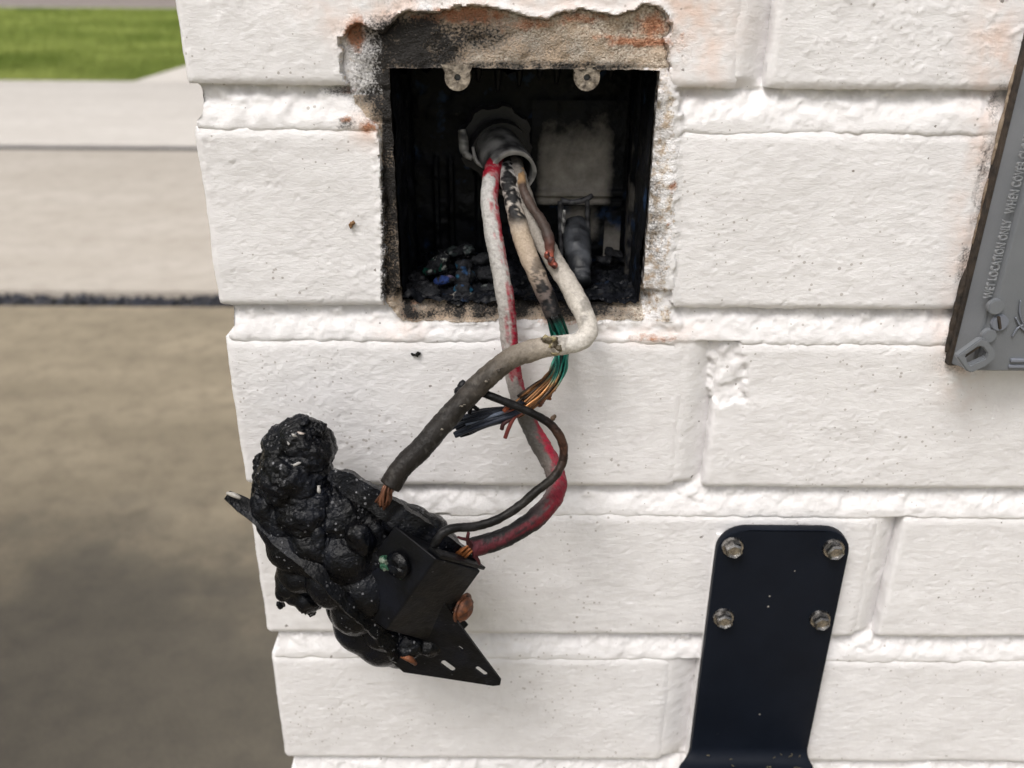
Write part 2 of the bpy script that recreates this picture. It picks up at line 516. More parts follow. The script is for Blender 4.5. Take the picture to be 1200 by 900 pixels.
# ------------------------------------------------------------------ ground
def sheet(name, x0, x1, y0, y1, z, mat, parent=None, h=None):
    if h:
        return bm_obj(name, box_bm(x0, x1, y0, y1, z - h, z, .006, 2), mat, parent, True, 50)
    return mesh_obj(name, [(x0, y0, z), (x1, y0, z), (x1, y1, z), (x0, y1, z)], [(0, 1, 2, 3)], mat, parent, False)

tag(sheet('ground', -400, 400, -200, 900, -.06, M_SOIL), kind='structure')
drv = empty('driveway', (0, 0, 0), kind='structure')
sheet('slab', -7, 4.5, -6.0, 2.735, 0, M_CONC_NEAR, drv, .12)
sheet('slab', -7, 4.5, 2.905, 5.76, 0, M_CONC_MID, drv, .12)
pav = empty('pavement', (0, 0, 0), kind='structure')
sheet('slab', -30, 12, 5.93, 9.62, .004, M_CONC_FAR, pav, .10)
sheet('slab', -4.12, 1.2, 9.63, 27.0, .002, M_CONC_FAR, pav, .12)
road = tag(sheet('road', -400, 400, 27.4, 36, -.02, M_ROAD), kind='structure')
tag(bm_obj('kerb', box_bm(-120, -4.2, 27.02, 27.38, -.1, .03, .02), M_KERB), kind='structure')
# pebbles of the joint strip
ico = bmesh.new(); bmesh.ops.create_icosphere(ico, subdivisions=1, radius=1)
iv = np.array([v.co[:] for v in ico.verts]); ifc = np.array([[v.index for v in f.verts] for f in ico.faces]); ico.free()
n = 7600
cx = rng.uniform(-6.9, .8, n); cy = rng.uniform(2.745, 2.895, n); r = rng.uniform(.007, .017, n)
cz = rng.uniform(-.045, -.018, n)
V = (iv[None] * (r[:, None] * rng.uniform(.6, 1.2, (n, 3)))[:, None, :] + np.stack([cx, cy, cz], 1)[:, None, :]).reshape(-1, 3)
Fq = (ifc[None] + (np.arange(n) * len(iv))[:, None, None]).reshape(-1, 3)
pc = np.array([(.018, .021, .033), (.007, .008, .012), (.032, .031, .036), (.055, .052, .058), (.012, .014, .026)])[rng.integers(0, 5, n)]
tag(mesh_obj('joint_pebbles', V, Fq, M_PEB, attrs={'col': np.repeat(pc, len(iv), 0)}), 'dark grey and blue pebbles filling the strip between driveway slabs', 'pebbles', kind='stuff')
sheet('joint_filler', -7, 4.5, 5.759, 5.931, -.012, simple('joint_filler_dark', (.03, .03, .035), .9), drv)
# lawn
n = 220000
gy = 9.62 + (27.0 - 9.62) * rng.random(n) ** 1.7
gx = -4.13 - rng.random(n) ** 1.2 * (7 + (gy - 9) * 1.0)
h = rng.uniform(.03, .075, n); a = rng.uniform(0, 2 * np.pi, n); wd = rng.uniform(.004, .009, n) * (1 + (gy - 9) * .05)
lean = rng.normal(0, .022, (n, 2))
bx, by = np.cos(a) * wd, np.sin(a) * wd
base = np.stack([gx, gy, np.full(n, -.05)], 1)
V = np.stack([base + np.stack([bx, by, 0 * bx], 1), base - np.stack([bx, by, 0 * bx], 1),
              base + np.stack([lean[:, 0], lean[:, 1], h + .02], 1)], 1).reshape(-1, 3)
pt = .5 + .5 * fbm(gx * .9, gy * .9, oct=3, seed=5)
gc = np.array([.165, .22, .042])[None] * (1 - pt[:, None]) + np.array([.31, .36, .095])[None] * pt[:, None]
gc *= rng.uniform(.8, 1.4, (n, 1))
tag(mesh_obj('lawn', V, np.arange(n * 3).reshape(-1, 3), M_GRASS, smooth=False, attrs={'col': np.repeat(gc, 3, 0)}),
    'sunlit green lawn between the pavement and the road', 'grass', kind='stuff')

# ------------------------------------------------------------------ canopy added left of the viewer, out of the picture, to shade the near slab
can = empty('shade_canopy', (-3.6, -1.4, 0), 'added canopy on posts, out of view, to shade the near driveway slab', 'canopy')
for i in range(9):
    x0 = -6.0 + i * .523
    keep(can, bm_obj('shade_board', box_bm(x0, x0 + .515, -3.0, .08, 2.40, 2.44), M_SHADE, can, False))
for (x0, y0) in ((-5.9, -2.9), (-5.9, -.1), (-1.5, -2.9)):
    keep(can, bm_obj('post', box_bm(x0, x0 + .1, y0, y0 + .1, 0, 2.398, .004), M_SHADE, can))
keep(can, bm_obj('beam', box_bm(-6.0, -1.30, .082, .12, 2.30, 2.46), M_SHADE, can, False))

# ------------------------------------------------------------------ brick wall
PIT, BH, Z0 = .0835, .0690, 1.1110            # course pitch, brick height, underside of course -1
XL, XR, YB = -.1165, 1.02, .278
OX0, OX1, OZ0, OZ1 = -.0445, .0513, 1.0280, 1.1172      # opening round the box
wall = empty('brick_wall', (XL, 0, 0), 'white painted brick corner wall with a blackened square opening', 'wall')

def row_z(k):                     # underside of course k
    return Z0 - (k + 1) * PIT
ROWX = {-1: [(XL, .0789), (.0899, .2860), (.297, .493)], 0: [(XL, -.0425), (-.0310, .1765), (.188, .384)],
        1: [(XL, .0716), (.0842, .2800), (.2915, .487)], 2: [(XL, -.0440), (-.0330, .1647), (.1752, .3720)],
        3: [(XL, .0787), (.0925, .2890), (.3, .496)]}
def row_x(k):
    b = list(ROWX.get(k, ROWX[-1] if k % 2 else ROWX[2]))
    while b[-1][1] + .02 < XR:
        x0 = b[-1][1] + .0115
        b.append((x0, min(x0 + .1965, XR)))
    return b

COLLAR = [(399, 62), (403, 44), (418, 27), (446, 40), (462, 24), (480, 13), (510, 16), (530, 11), (552, 7), (572, 9), (593, 13), (618, 20), (640, 23), (660, 16),
          (683, 12), (700, 15), (720, 18), (738, 13), (757, 6), (773, 9), (781, 20), (786, 33), (779, 44), (783, 75), (788, 110), (790, 150),
          (789, 250), (783, 330), (790, 382), (700, 385), (600, 380), (500, 382), (470, 378), (452, 356), (450, 250), (446, 150), (428, 137), (414, 118), (410, 104), (402, 82)]
CHIP = [(834, 404), (840, 397), (860, 394), (868, 408), (876, 432), (873, 458), (874, 474), (858, 470), (846, 480), (836, 470)]
CHIP2 = [(268, 355), (262, 364), (300, 360), (290, 352)]

def masks(x, z):
    u, v = wall_uv(x, z)
    wob = 3.0 * fbm(x * 420, z * 420, oct=3, seed=3)
    col = poly_sd(u + wob, v + wob * .6, COLLAR)
    chip = poly_sd(u + wob, v + wob, CHIP)
    return u, v, col, chip

def ell(u, v, cu, cv, ru, rv, p=1.0):
    return np.exp(-(((u - cu) / ru) ** 2 + ((v - cv) / rv) ** 2) ** p)

def stains(u, v, x, z):
    n = fbm(x * 160, z * 160, oct=4, seed=21)
    top = sm(82, 70, v)
    soot = np.zeros_like(u)
    def mx(a):
        np.maximum(soot, a, out=soot)
    mx(1.1 * ell(u, v, 486, 54, 72, 40, 2) * (.9 + .25 * n))
    mx(.75 * ell(u, v, 470, 38, 60, 18))
    mx(.72 * ell(u, v, 556, 42, 58, 24)); mx(.9 * ell(u, v, 452, 72, 24, 42))
    mx(.32 * ell(u, v, 630, 58, 90, 24))
    mx(.16 * ell(u, v, 720, 60, 70, 20))
    mx(.95 * ell(u, v, 448, 92, 18, 26)); mx(.85 * ell(u, v, 436, 112, 20, 16))
    mx(.9 * ell(u, v, 444, 125, 12, 20)); mx(.42 * ell(u, v, 428, 95, 24, 46)); mx(.16 * ell(u, v, 490, 4, 90, 20))
    rim = sm(444, 449, u) * sm(480, 462, u) * sm(60, 90, v) * sm(362, 345, v)
    mx(rim * (.95 - .35 * sm(240, 350, v) + .25 * n))
    mx(.85 * ell(u, v, 608, 79, 158, 8, 2) * (.8 + .4 * n))
    inb = sm(462, 476, u) * sm(756, 738, u)
    mx(inb * sm(346, 354, v) * sm(381, 372, v) * (.72 + .35 * n))
    mx(.30 * sm(384, 352, v) * sm(344, 352, v) * sm(450, 470, u) * sm(780, 750, u))
    mx(.34 * sm(752, 760, u) * sm(792, 768, u) * sm(80, 100, v) * sm(360, 330, v) * (.8 + .5 * n))
    mx(.22 * ell(u, v, 1125, 428, 50, 12)); 
    mx(.26 * ell(u + (v - 230) * .21, v, 1148, 230, 11, 210, 2) * (.7 + .9 * n))
    mx(.55 * ell(u, v, 400, 108, 26, 6)); mx(.5 * ell(u, v, 405, 145, 14, 8) * (n > 0))
    mx(.10 * ell(u, v, 520, 610, 260, 90))
    rust = np.zeros_like(u)
    for c in ((416, 40, 12, 22, .95), (425, 28, 18, 8, .55), (500, 22, 40, 10, .55), (545, 18, 56, 11, .82), (620, 28, 70, 10, .52), (752, 50, 44, 7, .85), (765, 30, 26, 18, .72),
              (715, 44, 30, 6, .5), (690, 22, 50, 9, .55), (540, 356, 24, 6, .8), (432, 148, 14, 9, .72), (405, 140, 10, 6, .6), (788, 218, 6, 10, .65), (784, 262, 5, 5, .5), (480, 372, 14, 8, .45),
              (770, 398, 36, 5, .48), (755, 394, 20, 4, .5), (660, 380, 60, 5, .40), (405, 108, 14, 6, .55), (1160, 50, 16, 40, .16), (484, 358, 14, 8, .55), (800, 52, 12, 26, .35)):
        np.maximum(rust, 1.25 * c[4] * ell(u, v, *c[:4]), out=rust)
    stain = np.zeros_like(u)
    for c in ((470, 14, 90, 22, .55), (600, 5, 160, 14, .35), (800, 20, 60, 60, .5), (830, 60, 26, 40, .45), (410, 20, 36, 26, .5), (470, 388, 30, 14, .3), (770, 392, 50, 12, .35),
              (1165, 60, 30, 60, .5), (1125, 400, 26, 60, .45), (1135, 300, 22, 80, .4), (1155, 180, 22, 80, .4), (430, 150, 26, 20, .5)):
        np.maximum(stain, c[4] * ell(u, v, *c[:4]), out=stain)
    return np.clip(soot, 0, 1), rust, stain

STEP = .00075
def hires_brick(k, x0, x1, first, depth):
    z0 = row_z(k); z1 = z0 + BH
    nx, nz = int((x1 - x0) / STEP) + 1, int((z1 - z0) / STEP) + 1
    sd = (k + 9) * 7 + int(abs(x0) * 1000)
    s, t = np.meshgrid(np.linspace(0, 1, nx), np.linspace(0, 1, nz), indexing='ij')
    x = x0 + s * (x1 - x0); z = z0 + t * (z1 - z0)
    # wandering edges
    eb = .00055 * fbm(x[:, :1] * 90, np.full((nx, 1), k * 3.1), oct=5, seed=sd) + .0004
    et = .0005 * fbm(x[:, :1] * 60, np.full((nx, 1), k * 5.1 + 3), oct=4, seed=sd + 1)
    el = .00028 * fbm(z[:1] * 130, np.full((1, nz), x0 * 40), oct=5, seed=sd + 2)
    er = .0006 * fbm(z[:1] * 110, np.full((1, nz), x1 * 40), oct=4, seed=sd + 3)
    x = x + el * (1 - s) ** 6 + er * s ** 6
    z = z + eb * (1 - t) ** 5 + et * t ** 5
    dl, dr = (x - x0) * 1e3, (x1 - x) * 1e3
    db, dt = (z - z0) * 1e3, (z1 - z) * 1e3
    def rnd(d, r): return np.clip(1 - d / r, 0, 1) ** 2.2
    y = .0016 * np.maximum(rnd(db, 3.4), 0) + .0012 * rnd(dt, 4.5) + .0014 * rnd(dl, 2.6) + .0011 * rnd(dr, 4.5)
    y = y - .00050 * fbm(x * 26, z * 30, oct=3, seed=sd)                       # slow unevenness
    ani = sm(-.08, .06, x)
    y = y - (.00003 + .00004 * ani) * vn(x * 200, z * 700, seed=40) - .00009 * (1 - .4 * ani) * fbm(x * 330, z * 330, oct=4, seed=43)                     # brush strokes
    amp = (.35, 1.1, .6, .85)[sd % 4]
    pim = amp * sm(.55, .95, fbm(x * 560, z * 560, oct=2, seed=51)) * sm(-.1, .5, fbm(x * 24, z * 24, oct=2, seed=52) + .4 * sm(.0, -.1, x))
    y = y - .00032 * pim
    pit = sm(.85, 1.1, fbm(x * 620, z * 620, oct=2, seed=61))
    y = y + .0003 * pit
    u, v, col, chip = masks(x, z)
    cut = sm(-1.5, 5, col)
    y = y + .016 * cut - .0006 * np.exp(-((col + 4) / 4) ** 2)
    y = y + (.0017 + .0009 * fbm(x * 200, z * 200, oct=3, seed=8)) * sm(-1, 3, chip)
    soot, rust, stain = stains(u, v, x, z)
    raw = .55 * np.exp(-((col + 1) / 2.0) ** 2)
    V = np.stack([x, y, z], 2).reshape(-1, 3)
    idx = np.arange(nx * nz).reshape(nx, nz)
    i = idx[:-1, :-1]
    Fq = np.stack([idx[:-1, :-1], idx[1:, :-1], idx[1:, 1:], idx[:-1, 1:]], 2).reshape(-1, 4)
    loop = np.r_[idx[:, 0], idx[-1, 1:], idx[::-1, -1][1:], idx[0, ::-1][1:-1]]
    # two rings going back
    A = {a: b.reshape(-1) for a, b in dict(soot=soot, rust=rust, stain=stain, raw=raw).items()}
    back = V[loop].copy(); back[:, 1] = np.maximum(back[:, 1] + .004, .006)
    back2 = V[loop].copy(); back2[:, 1] = depth
    if first:
        lf = (back[:, 0] < XL + .003) & (np.arange(len(loop)) > nx + nz)        # the return face: one even plane
        back[lf, 0] = XL + .00012 * fbm(back[lf, 2] * 120, back[lf, 1] * 0, oct=2, seed=sd); back2[lf, 0] = XL
    nb = len(loop); n0 = len(V)
    ii = np.arange(nb); jj = (ii + 1) % nb
    F1 = np.stack([loop[ii], n0 + ii, n0 + jj, loop[jj]], 1)
    F2 = np.stack([n0 + ii, n0 + nb + ii, n0 + nb + jj, n0 + jj], 1)
    Va = np.vstack([V, back, back2])
    for a in A: A[a] = np.r_[A[a], A[a][loop], A[a][loop]]
    FA = np.vstack([Fq, F1, F2])
    e_ = .0012
    vin = (Va[:, 0] > OX0 - e_) & (Va[:, 0] < OX1 + e_) & (Va[:, 2] > OZ0 - e_) & (Va[:, 2] < OZ1 + e_)
    FA = FA[~vin[FA].any(1)]                       # cut away for the box
    us = np.unique(FA); rm_ = np.zeros(len(Va), np.int64); rm_[us] = np.arange(len(us))
    Va = Va[us]; FA = rm_[FA]; A = {a: b[us] for a, b in A.items()}
    o = mesh_obj('brick', Va, FA, M_WALL, wall, True, A, 55)
    keep(wall, o)

def lores_mesh(L, H, T):
    bm = box_bm(0, L, 0, T, 0, H, .0022, 2)
    me = bpy.data.meshes.new('brick'); bm.to_mesh(me); bm.free()
    me.polygons.foreach_set('use_smooth', np.ones(len(me.polygons), bool)); me.set_sharp_from_angle(angle=R(50))
    me.materials.append(M_WALL); return me
_cache = {}
def lores_brick(x, y, z, L, H, T):
    key = (round(L, 4), round(H, 4), round(T, 4))
    if key not in _cache: _cache[key] = lores_mesh(L, H, T)
    o = bpy.data.objects.new('brick', _cache[key]); link(o, wall)
    o.location = Vector((x, y, z)) - wall.location

KTOP, KBOT = -19, 12
for k in range(KTOP, KBOT + 1):
    z0 = row_z(k)
    if z0 < -.05: continue
    for i, (x0, x1) in enumerate(row_x(k)):
        stretcher_first = (x1 - x0) > .1
        T = (.075 if stretcher_first else .1945) if i == 0 else .075
        if -2 <= k <= 4 and x0 < .30 and not (k in (-1, 1, 3) and x0 > .28):
            hires_brick(k, x0, x1, i == 0, T)
        else:
            lores_brick(x0, 0, z0, x1 - x0, BH, T)
        if i == 0:
            if stretcher_first: lores_brick(XL, .0865, z0, .075, BH, YB - .0865)
            else: lores_brick(XL, .206, z0, .075, BH, YB - .206)

# mortar near the opening: a worked surface, flush at the lower/left arris, struck back under the brick above
HX0, HX1 = XL + .0028, .560
HZ0, HZ1 = row_z(4) - .008, row_z(-2) + BH + .012
def seg(a, b): return np.linspace(a, b, max(2, int((b - a) / STEP) + 1))
xs = np.r_[seg(HX0, OX0), seg(OX0, OX1)[1:], seg(OX1, HX1)[1:]]
zs = np.r_[seg(HZ0, OZ0), seg(OZ0, OZ1)[1:], seg(OZ1, HZ1)[1:]]
X, Z = np.meshgrid(xs, zs, indexing='ij')
JH = PIT - BH
kk = np.clip(np.floor((Z0 - Z) / PIT), -3, 6).astype(int)         # joint index: course whose underside lies above
# t: 0 just under the brick above, 1 at the top of the brick below
rel = (Z0 - Z) - kk * PIT
t = np.clip(rel / JH, 0, 1.2)
inj = rel < JH
dep = np.where(inj, .0003 + .0060 * (1 - np.clip(t, 0, 1)) ** 1.7, .0005 + .004 * sm(JH, JH + .005, rel))
near = np.full(X.shape, 1e9)             # how deep under a brick (metres), to cull hidden cells
cover = np.zeros(X.shape)
vj = np.ones(X.shape)
for k in range(-3, 6):
    z0 = row_z(k); rowm = (Z >= z0 - .0001) & (Z <= z0 + BH)
    bx_ = row_x(k)
    for i in range(len(bx_) - 1):
        a, b = bx_[i][1], bx_[i + 1][0]
        if a > HX1: break
        s = (X - a) / (b - a)
        d = .0008 + .0068 * np.clip(s, 0, 1.1) ** 1.6
        m = rowm & (s > -.5) & (s < 1.5)
        fade = sm(-.001, .004, Z - z0)
        dep = np.where(m, d * fade + .0055 * (1 - fade), dep)
        vj = np.where(m, .3, vj)
    for (a, b) in bx_:
        inside = np.minimum(np.minimum(X - a, b - X), np.minimum(Z - z0, z0 + BH - Z))
        cover = np.maximum(cover, inside)
u, v, col, chip = masks(X, Z)
sootA, rustA, stainA = stains(u, v, X, Z)
cm = np.where(((u > 752) & (v > 84)) | (v > 384), sm(-13, -4, col), sm(-3, 1, col))
coll = np.full(X.shape, .0022)
coll = np.where((u > 752) & (v > 60), -.0005 + .0022 * sm(784, 758, u), coll)
bot = sm(384, 346, v)
coll = np.where((v > 340) & (v < 400), .0006 + .0085 * bot * sm(455, 476, u) * sm(775, 750, u) + .001, coll)
coll = np.where((u < 462) & (v > 140) & (v < 350), .0030, coll)
# white mortar pat left of the soot
coll = np.where((u < 445) & (v < 115), .0026, coll)
coll = coll + .0005 * fbm(X * 120, Z * 120, oct=3, seed=77) + .0003 * fbm(X * 520, Z * 520, oct=3, seed=78)
dep = dep * (1 - cm) + coll * cm
dep = np.where((chip > -3) & ~inj, dep * (1 - sm(-3, 1, chip)) + (.0034 + .0004 * fbm(X * 150, Z * 150, oct=3, seed=8)) * sm(-3, 1, chip), dep)
rough = (.00042 + .0009 * sm(.75, .1, t) * inj) * fbm(X * 210, Z * 210, oct=4, seed=90) - .0004 * sm(.45, .95, fbm(X * 420, Z * 420, oct=2, seed=91)) * sm(-.2, .4, fbm(X * 30, Z * 30, oct=2, seed=92))
dep = np.maximum(dep - rough * vj - vj * .00045 * fbm(X * 45, Z * 60, oct=3, seed=93), np.where((u > 752) & (cm > .02), -.0012, .0002))
raw = sm(-4, 3, col)
raw = raw * np.where((u < 447) & (v < 112), .25, 1) * np.where((v > 378), .15, 1)
raw = np.maximum(raw * np.where((u > 754) & (v > 78), .46, 1), 0)
jx = .0010 * fbm(X * 260, Z * 260, oct=3, seed=31); jz = .0010 * fbm(X * 260, Z * 260, oct=3, seed=32)
ins = ((X > OX0 - 1e-6) & (X < OX1 + 1e-6) & (Z > OZ0 - 1e-6) & (Z < OZ1 + 1e-6))
Vg = np.stack([X + jx * .22, dep, Z + jz * .22], 2)
lft = (X - HX0) < .001
Vg[..., 0] = np.where(lft, HX0 - .0006 + 0.0020 * sm(0, .6, np.where(inj, 1 - np.abs(2 * t - .8), 0)) + .0008 * fbm(Z * 150, Z * 0 + 2, oct=4, seed=33), Vg[..., 0])
idx = np.arange(X.size).reshape(X.shape)
def cell(a, f=np.minimum):
    return f(f(a[:-1, :-1], a[1:, :-1]), f(a[:-1, 1:], a[1:, 1:]))
hidden = (cell(cover) > .0045) & (cell(col, np.maximum) < -10) & (cell(chip, np.maximum) < -10)
xc, zc = (X[:-1, :-1] + X[1:, 1:]) / 2, (Z[:-1, :-1] + Z[1:, 1:]) / 2
hole = (xc > OX0) & (xc < OX1) & (zc > OZ0) & (zc < OZ1)
kp = ~(hidden | hole)
Fq = np.stack([idx[:-1, :-1], idx[1:, :-1], idx[1:, 1:], idx[:-1, 1:]], 2)[kp]
V = Vg.reshape(-1, 3)
att = dict(soot=sootA.ravel(), rust=rustA.ravel(), stain=stainA.ravel(), raw=raw.ravel())
# lips running back into the opening and round the corner
def lip(ids, dy, dx=0, dz=0):
    global V, Fq, att
    b = V[ids].copy(); b[:, 1] += dy; b[:, 0] += dx; b[:, 2] += dz
    n0 = len(V); i = np.arange(len(ids) - 1)
    V = np.vstack([V, b])
    Fq = np.vstack([Fq, np.stack([ids[i], ids[i + 1], n0 + i + 1, n0 + i], 1)])
    for a in att: att[a] = np.r_[att[a], att[a][ids]]
ix0, ix1 = np.searchsorted(xs, OX0 - 1e-7), np.searchsorted(xs, OX1 - 1e-7)
iz0, iz1 = np.searchsorted(zs, OZ0 - 1e-7), np.searchsorted(zs, OZ1 - 1e-7)
lip(idx[ix0, iz0:iz1 + 1], .012); lip(idx[ix1, iz0:iz1 + 1][::-1], .012)
lip(idx[ix0:ix1 + 1, iz1], .012); lip(idx[ix0:ix1 + 1, iz0][::-1], .012)
lip(idx[0, :], .06)
used = np.unique(Fq); rm = np.zeros(len(V), np.int64); rm[used] = np.arange(len(used))
mo = mesh_obj('mortar', V[used], rm[Fq], M_WALL, wall, True, {a: b[used] for a, b in att.items()})
keep(wall, mo)
# plain mortar behind and beyond
bm = bmesh.new()
def addbox(x0, x1, y0, y1, z0, z1):
    m = Matrix.Translation(((x0 + x1) / 2, (y0 + y1) / 2, (z0 + z1) / 2)) @ Matrix.Diagonal((x1 - x0, y1 - y0, z1 - z0, 1))
    bmesh.ops.create_cube(bm, size=1, matrix=m)
zt = row_z(KTOP) + BH - .002
a, b = OX0 - .004, OX1 + .004
c, d = OZ0 - .004, OZ1 + .004
addbox(HX0 + .004, a, .0185, YB - .004, HZ0, HZ1); addbox(b, HX1, .0185, YB - .004, HZ0, HZ1)
addbox(a, b, .0185, YB - .004, HZ0, c); addbox(a, b, .0185, YB - .004, d, HZ1); addbox(a, b, .09, YB - .004, c, d)
addbox(XL + .004, XR - .004, .004, YB - .004, 0, HZ0); addbox(XL + .004, XR - .004, .004, YB - .004, HZ1, zt)
addbox(HX1, XR - .004, .004, YB - .004, HZ0, HZ1)
keep(wall, bm_obj('mortar_core', bm, M_WALL, wall, False))

# ------------------------------------------------------------------ electrical box set in the wall
ebox = empty('electrical_box', ((OX0 + OX1) / 2, .01, OZ0), 'soot blackened square electrical box sunk in the brick wall', 'electrical box')
BY0, BY1 = .0045, .0680
bx0, bx1, bz0, bz1 = OX0 + .0004, OX1 - .0004, OZ0 + .0004, OZ1 - .0003
def grid_face(name, o, du, dv, nu, nv, f, clean=None, blue=None):
    """sheet from corner o along du, dv; f(u,v) pushes along the normal"""
    o, du, dv = map(np.array, (o, du, dv))
    uu, vv = np.meshgrid(np.linspace(0, 1, nu), np.linspace(0, 1, nv), indexing='ij')
    nrm = np.cross(du, dv); nrm = nrm / np.linalg.norm(nrm)
    P = o + uu[..., None] * du + vv[..., None] * dv + nrm * f(uu, vv)[..., None]
    idx = np.arange(nu * nv).reshape(nu, nv)
    Fq = np.stack([idx[:-1, :-1], idx[1:, :-1], idx[1:, 1:], idx[:-1, 1:]], 2).reshape(-1, 4)
    cl = np.zeros((nu, nv)) if clean is None else clean(uu, vv)
    bl = np.zeros((nu, nv)) if blue is None else blue(uu, vv)
    ob = mesh_obj(name, P.reshape(-1, 3), Fq, M_BOX, ebox, True, {'clean': cl.ravel(), 'blue': bl.ravel()}, 40)
    keep(ebox, ob); return ob
W, H_, Dp = bx1 - bx0, bz1 - bz0, BY1 - BY0
crust = lambda sc, amp, sd: (lambda a, b: amp * np.maximum(0, fbm(a * sc, b * sc, oct=4, seed=sd)))
def back_f(a, b):
    r = .0012 * np.maximum(0, fbm(a * 9, b * 9, oct=4, seed=101))
    for c in (.10, .17, .30, .37, .82, .93):                    # moulded ribs
        r = r + .0022 * sm(.018, .008, np.abs(a - c)) * sm(.55, .42, b) * sm(.0, .05, b)
    return r
grid_face('back_panel', (bx0, BY1, bz0), (W, 0, 0), (0, 0, H_), 130, 120, back_f,
          lambda a, b: .60 * ell(a, b, .78, .17, .10, .13, 2) * sm(.66, .72, a), lambda a, b: np.ones_like(a))
grid_face('side_panel', (bx0, BY0, bz0), (0, Dp, 0), (0, 0, H_), 60, 80, lambda a, b: .0012 * np.maximum(0, fbm(a * 7, b * 9, oct=4, seed=102)) + .0018 * sm(.06, .03, np.abs(a - .55)),
          None, lambda a, b: .4 + 0 * a)
grid_face('side_panel', (bx1, BY1, bz0), (0, -Dp, 0), (0, 0, H_), 60, 80, lambda a, b: .0010 * np.maximum(0, fbm(a * 7, b * 9, oct=4, seed=103)) + .0018 * sm(.06, .03, np.abs(a - .4)),
          lambda a, b: .22 * ell(a, b, .3, .3, .3, .4), lambda a, b: np.ones_like(a))
grid_face('floor_panel', (bx0, BY0, bz0), (W, 0, 0), (0, Dp, 0), 120, 90,
          lambda a, b: .0024 * np.maximum(0, fbm(a * 13, b * 9, oct=5, seed=104)) * (1 - .6 * sm(.6, .7, a)) + .0008 * fbm(a * 60, b * 40, oct=3, seed=105), None, lambda a, b: .6 + 0 * a)
grid_face('top_panel', (bx0, BY1, bz1), (W, 0, 0), (0, -Dp, 0), 90, 60, lambda a, b: .0025 * np.maximum(0, fbm(a * 16, b * 3, oct=4, seed=106)))
# drips hanging from the top panel
for (px, py, L) in ((560, 84, 9), (583, 84, 13), (608, 85, 11), (632, 84, 8), (652, 86, 10), (694, 86, 12), (716, 84, 8)):
    p = at(px, py, .045); p[2] = bz1
    q = p.copy(); q[2] -= L * .001
    V, Fs, sN, A_, mm = tube([p, (p + q) / 2 + (.0003, 0, 0), q], [.0022, .0016, .0007], seg=8, step=.001)
    keep(ebox, mesh_obj('soot_drip', V, Fs, M_BOX, ebox, True, {'clean': 0 * sN, 'blue': 0 * sN}))
# pale backing plate where the soot has flaked away
p0, p1 = at(622, 240, BY1 - .0045), at(736, 118, BY1 - .0045)
def plate_clean(a, b): return .75 * sm(1.30, .30, b + .05 * fbm(a * 2.2, b * 2.2, oct=3, seed=5) + .06 * (1 - a)) * sm(1.0, .74, a) * sm(-.02, .16, a) * sm(-.06, .05, b) * 1.3 - .22
def pl_f(a, b):
    r = .0003 * fbm(a * 6, b * 6, oct=3, seed=111)
    r = r + .0012 * sm(.05, .02, np.abs(b - .12)) - .0010 * sm(.03, .01, np.abs(b - .055))
    for (ca, cb) in ((.45, .52), (.58, .55), (.70, .56), (.62, .50)): r = r + .0004 * ell(a, b, ca, cb, .04, .03, 2)
    return r
grid_face('backing_plate', tuple(p0), (p1[0] - p0[0], 0, 0), (0, 0, p1[2] - p0[2]), 90, 100, pl_f, plate_clean)
keep(ebox, bm_obj('plate_ledge', box_bm(p0[0], p1[0], BY1 - .0045, BY1 - .001, p0[2] - .0004, p0[2] + .0002), M_BLOCK, ebox, False))
pA, pB = at(706, 300, BY1 - .002), at(728, 246, BY1 - .002)
grid_face('rib_plate', (pA[0], BY1 - .0035, pA[2]), (pB[0] - pA[0], 0, 0), (0, 0, pB[2] - pA[2]), 20, 40, lambda a, b: 0 * a, lambda a, b: .62 * sm(.9, .3, b) + .08, lambda a, b: np.ones_like(a))
# screw lugs under the top edge
def lug(px):
    c = at(px, 91, .0020); r0 = .0046
    out = [(c[0] + r0 * 1.25, OZ1 + .0012)] + [(c[0] + r0 * math.cos(a) * 1.0, c[2] + r0 * math.sin(a)) for a in np.linspace(R(20), R(-200), 18)] + [(c[0] - r0 * 1.25, OZ1 + .0012)]
    hole = [(c[0] + .0012 * math.cos(a), c[2] + .0012 * math.sin(a)) for a in np.linspace(0, 2 * np.pi, 14, endpoint=False)]
    b = plate_bm(out, [hole], .008)
    bmesh.ops.triangulate(b, faces=b.faces[:])
    bmesh.ops.subdivide_edges(b, edges=[e for e in b.edges if e.calc_length() > .0015], cuts=2)
    for q in b.verts:
        q.co.y += .0022 + .0004 * float(vn(np.array([q.co.x * 600]), np.array([q.co.z * 600]), seed=4)[0])
    o = bm_obj('screw_lug', b, M_LUG, ebox, True, 40); keep(ebox, o)
    sb = bmesh.new()
    bmesh.ops.create_cone(sb, cap_ends=True, segments=12, radius1=.00145, radius2=.00145, depth=.003, matrix=Matrix.Translation((c[0], .0022 + .0045, c[2])) @ Matrix.Rotation(R(90), 4, 'X'))
    bm_obj('screw_thread', sb, M_BOLT2, o)
M_LUG = simple('sooty_lug', (.36, .31, .25), .85, var=(.07, .058, .048), vs=420, bump=.0012, bs=900, spec=.2)
M_BOLT2 = simple('dull_thread', (.10, .10, .11), .45, .7, var=(.2, .2, .22), vs=500)
lug(536); lug(688)
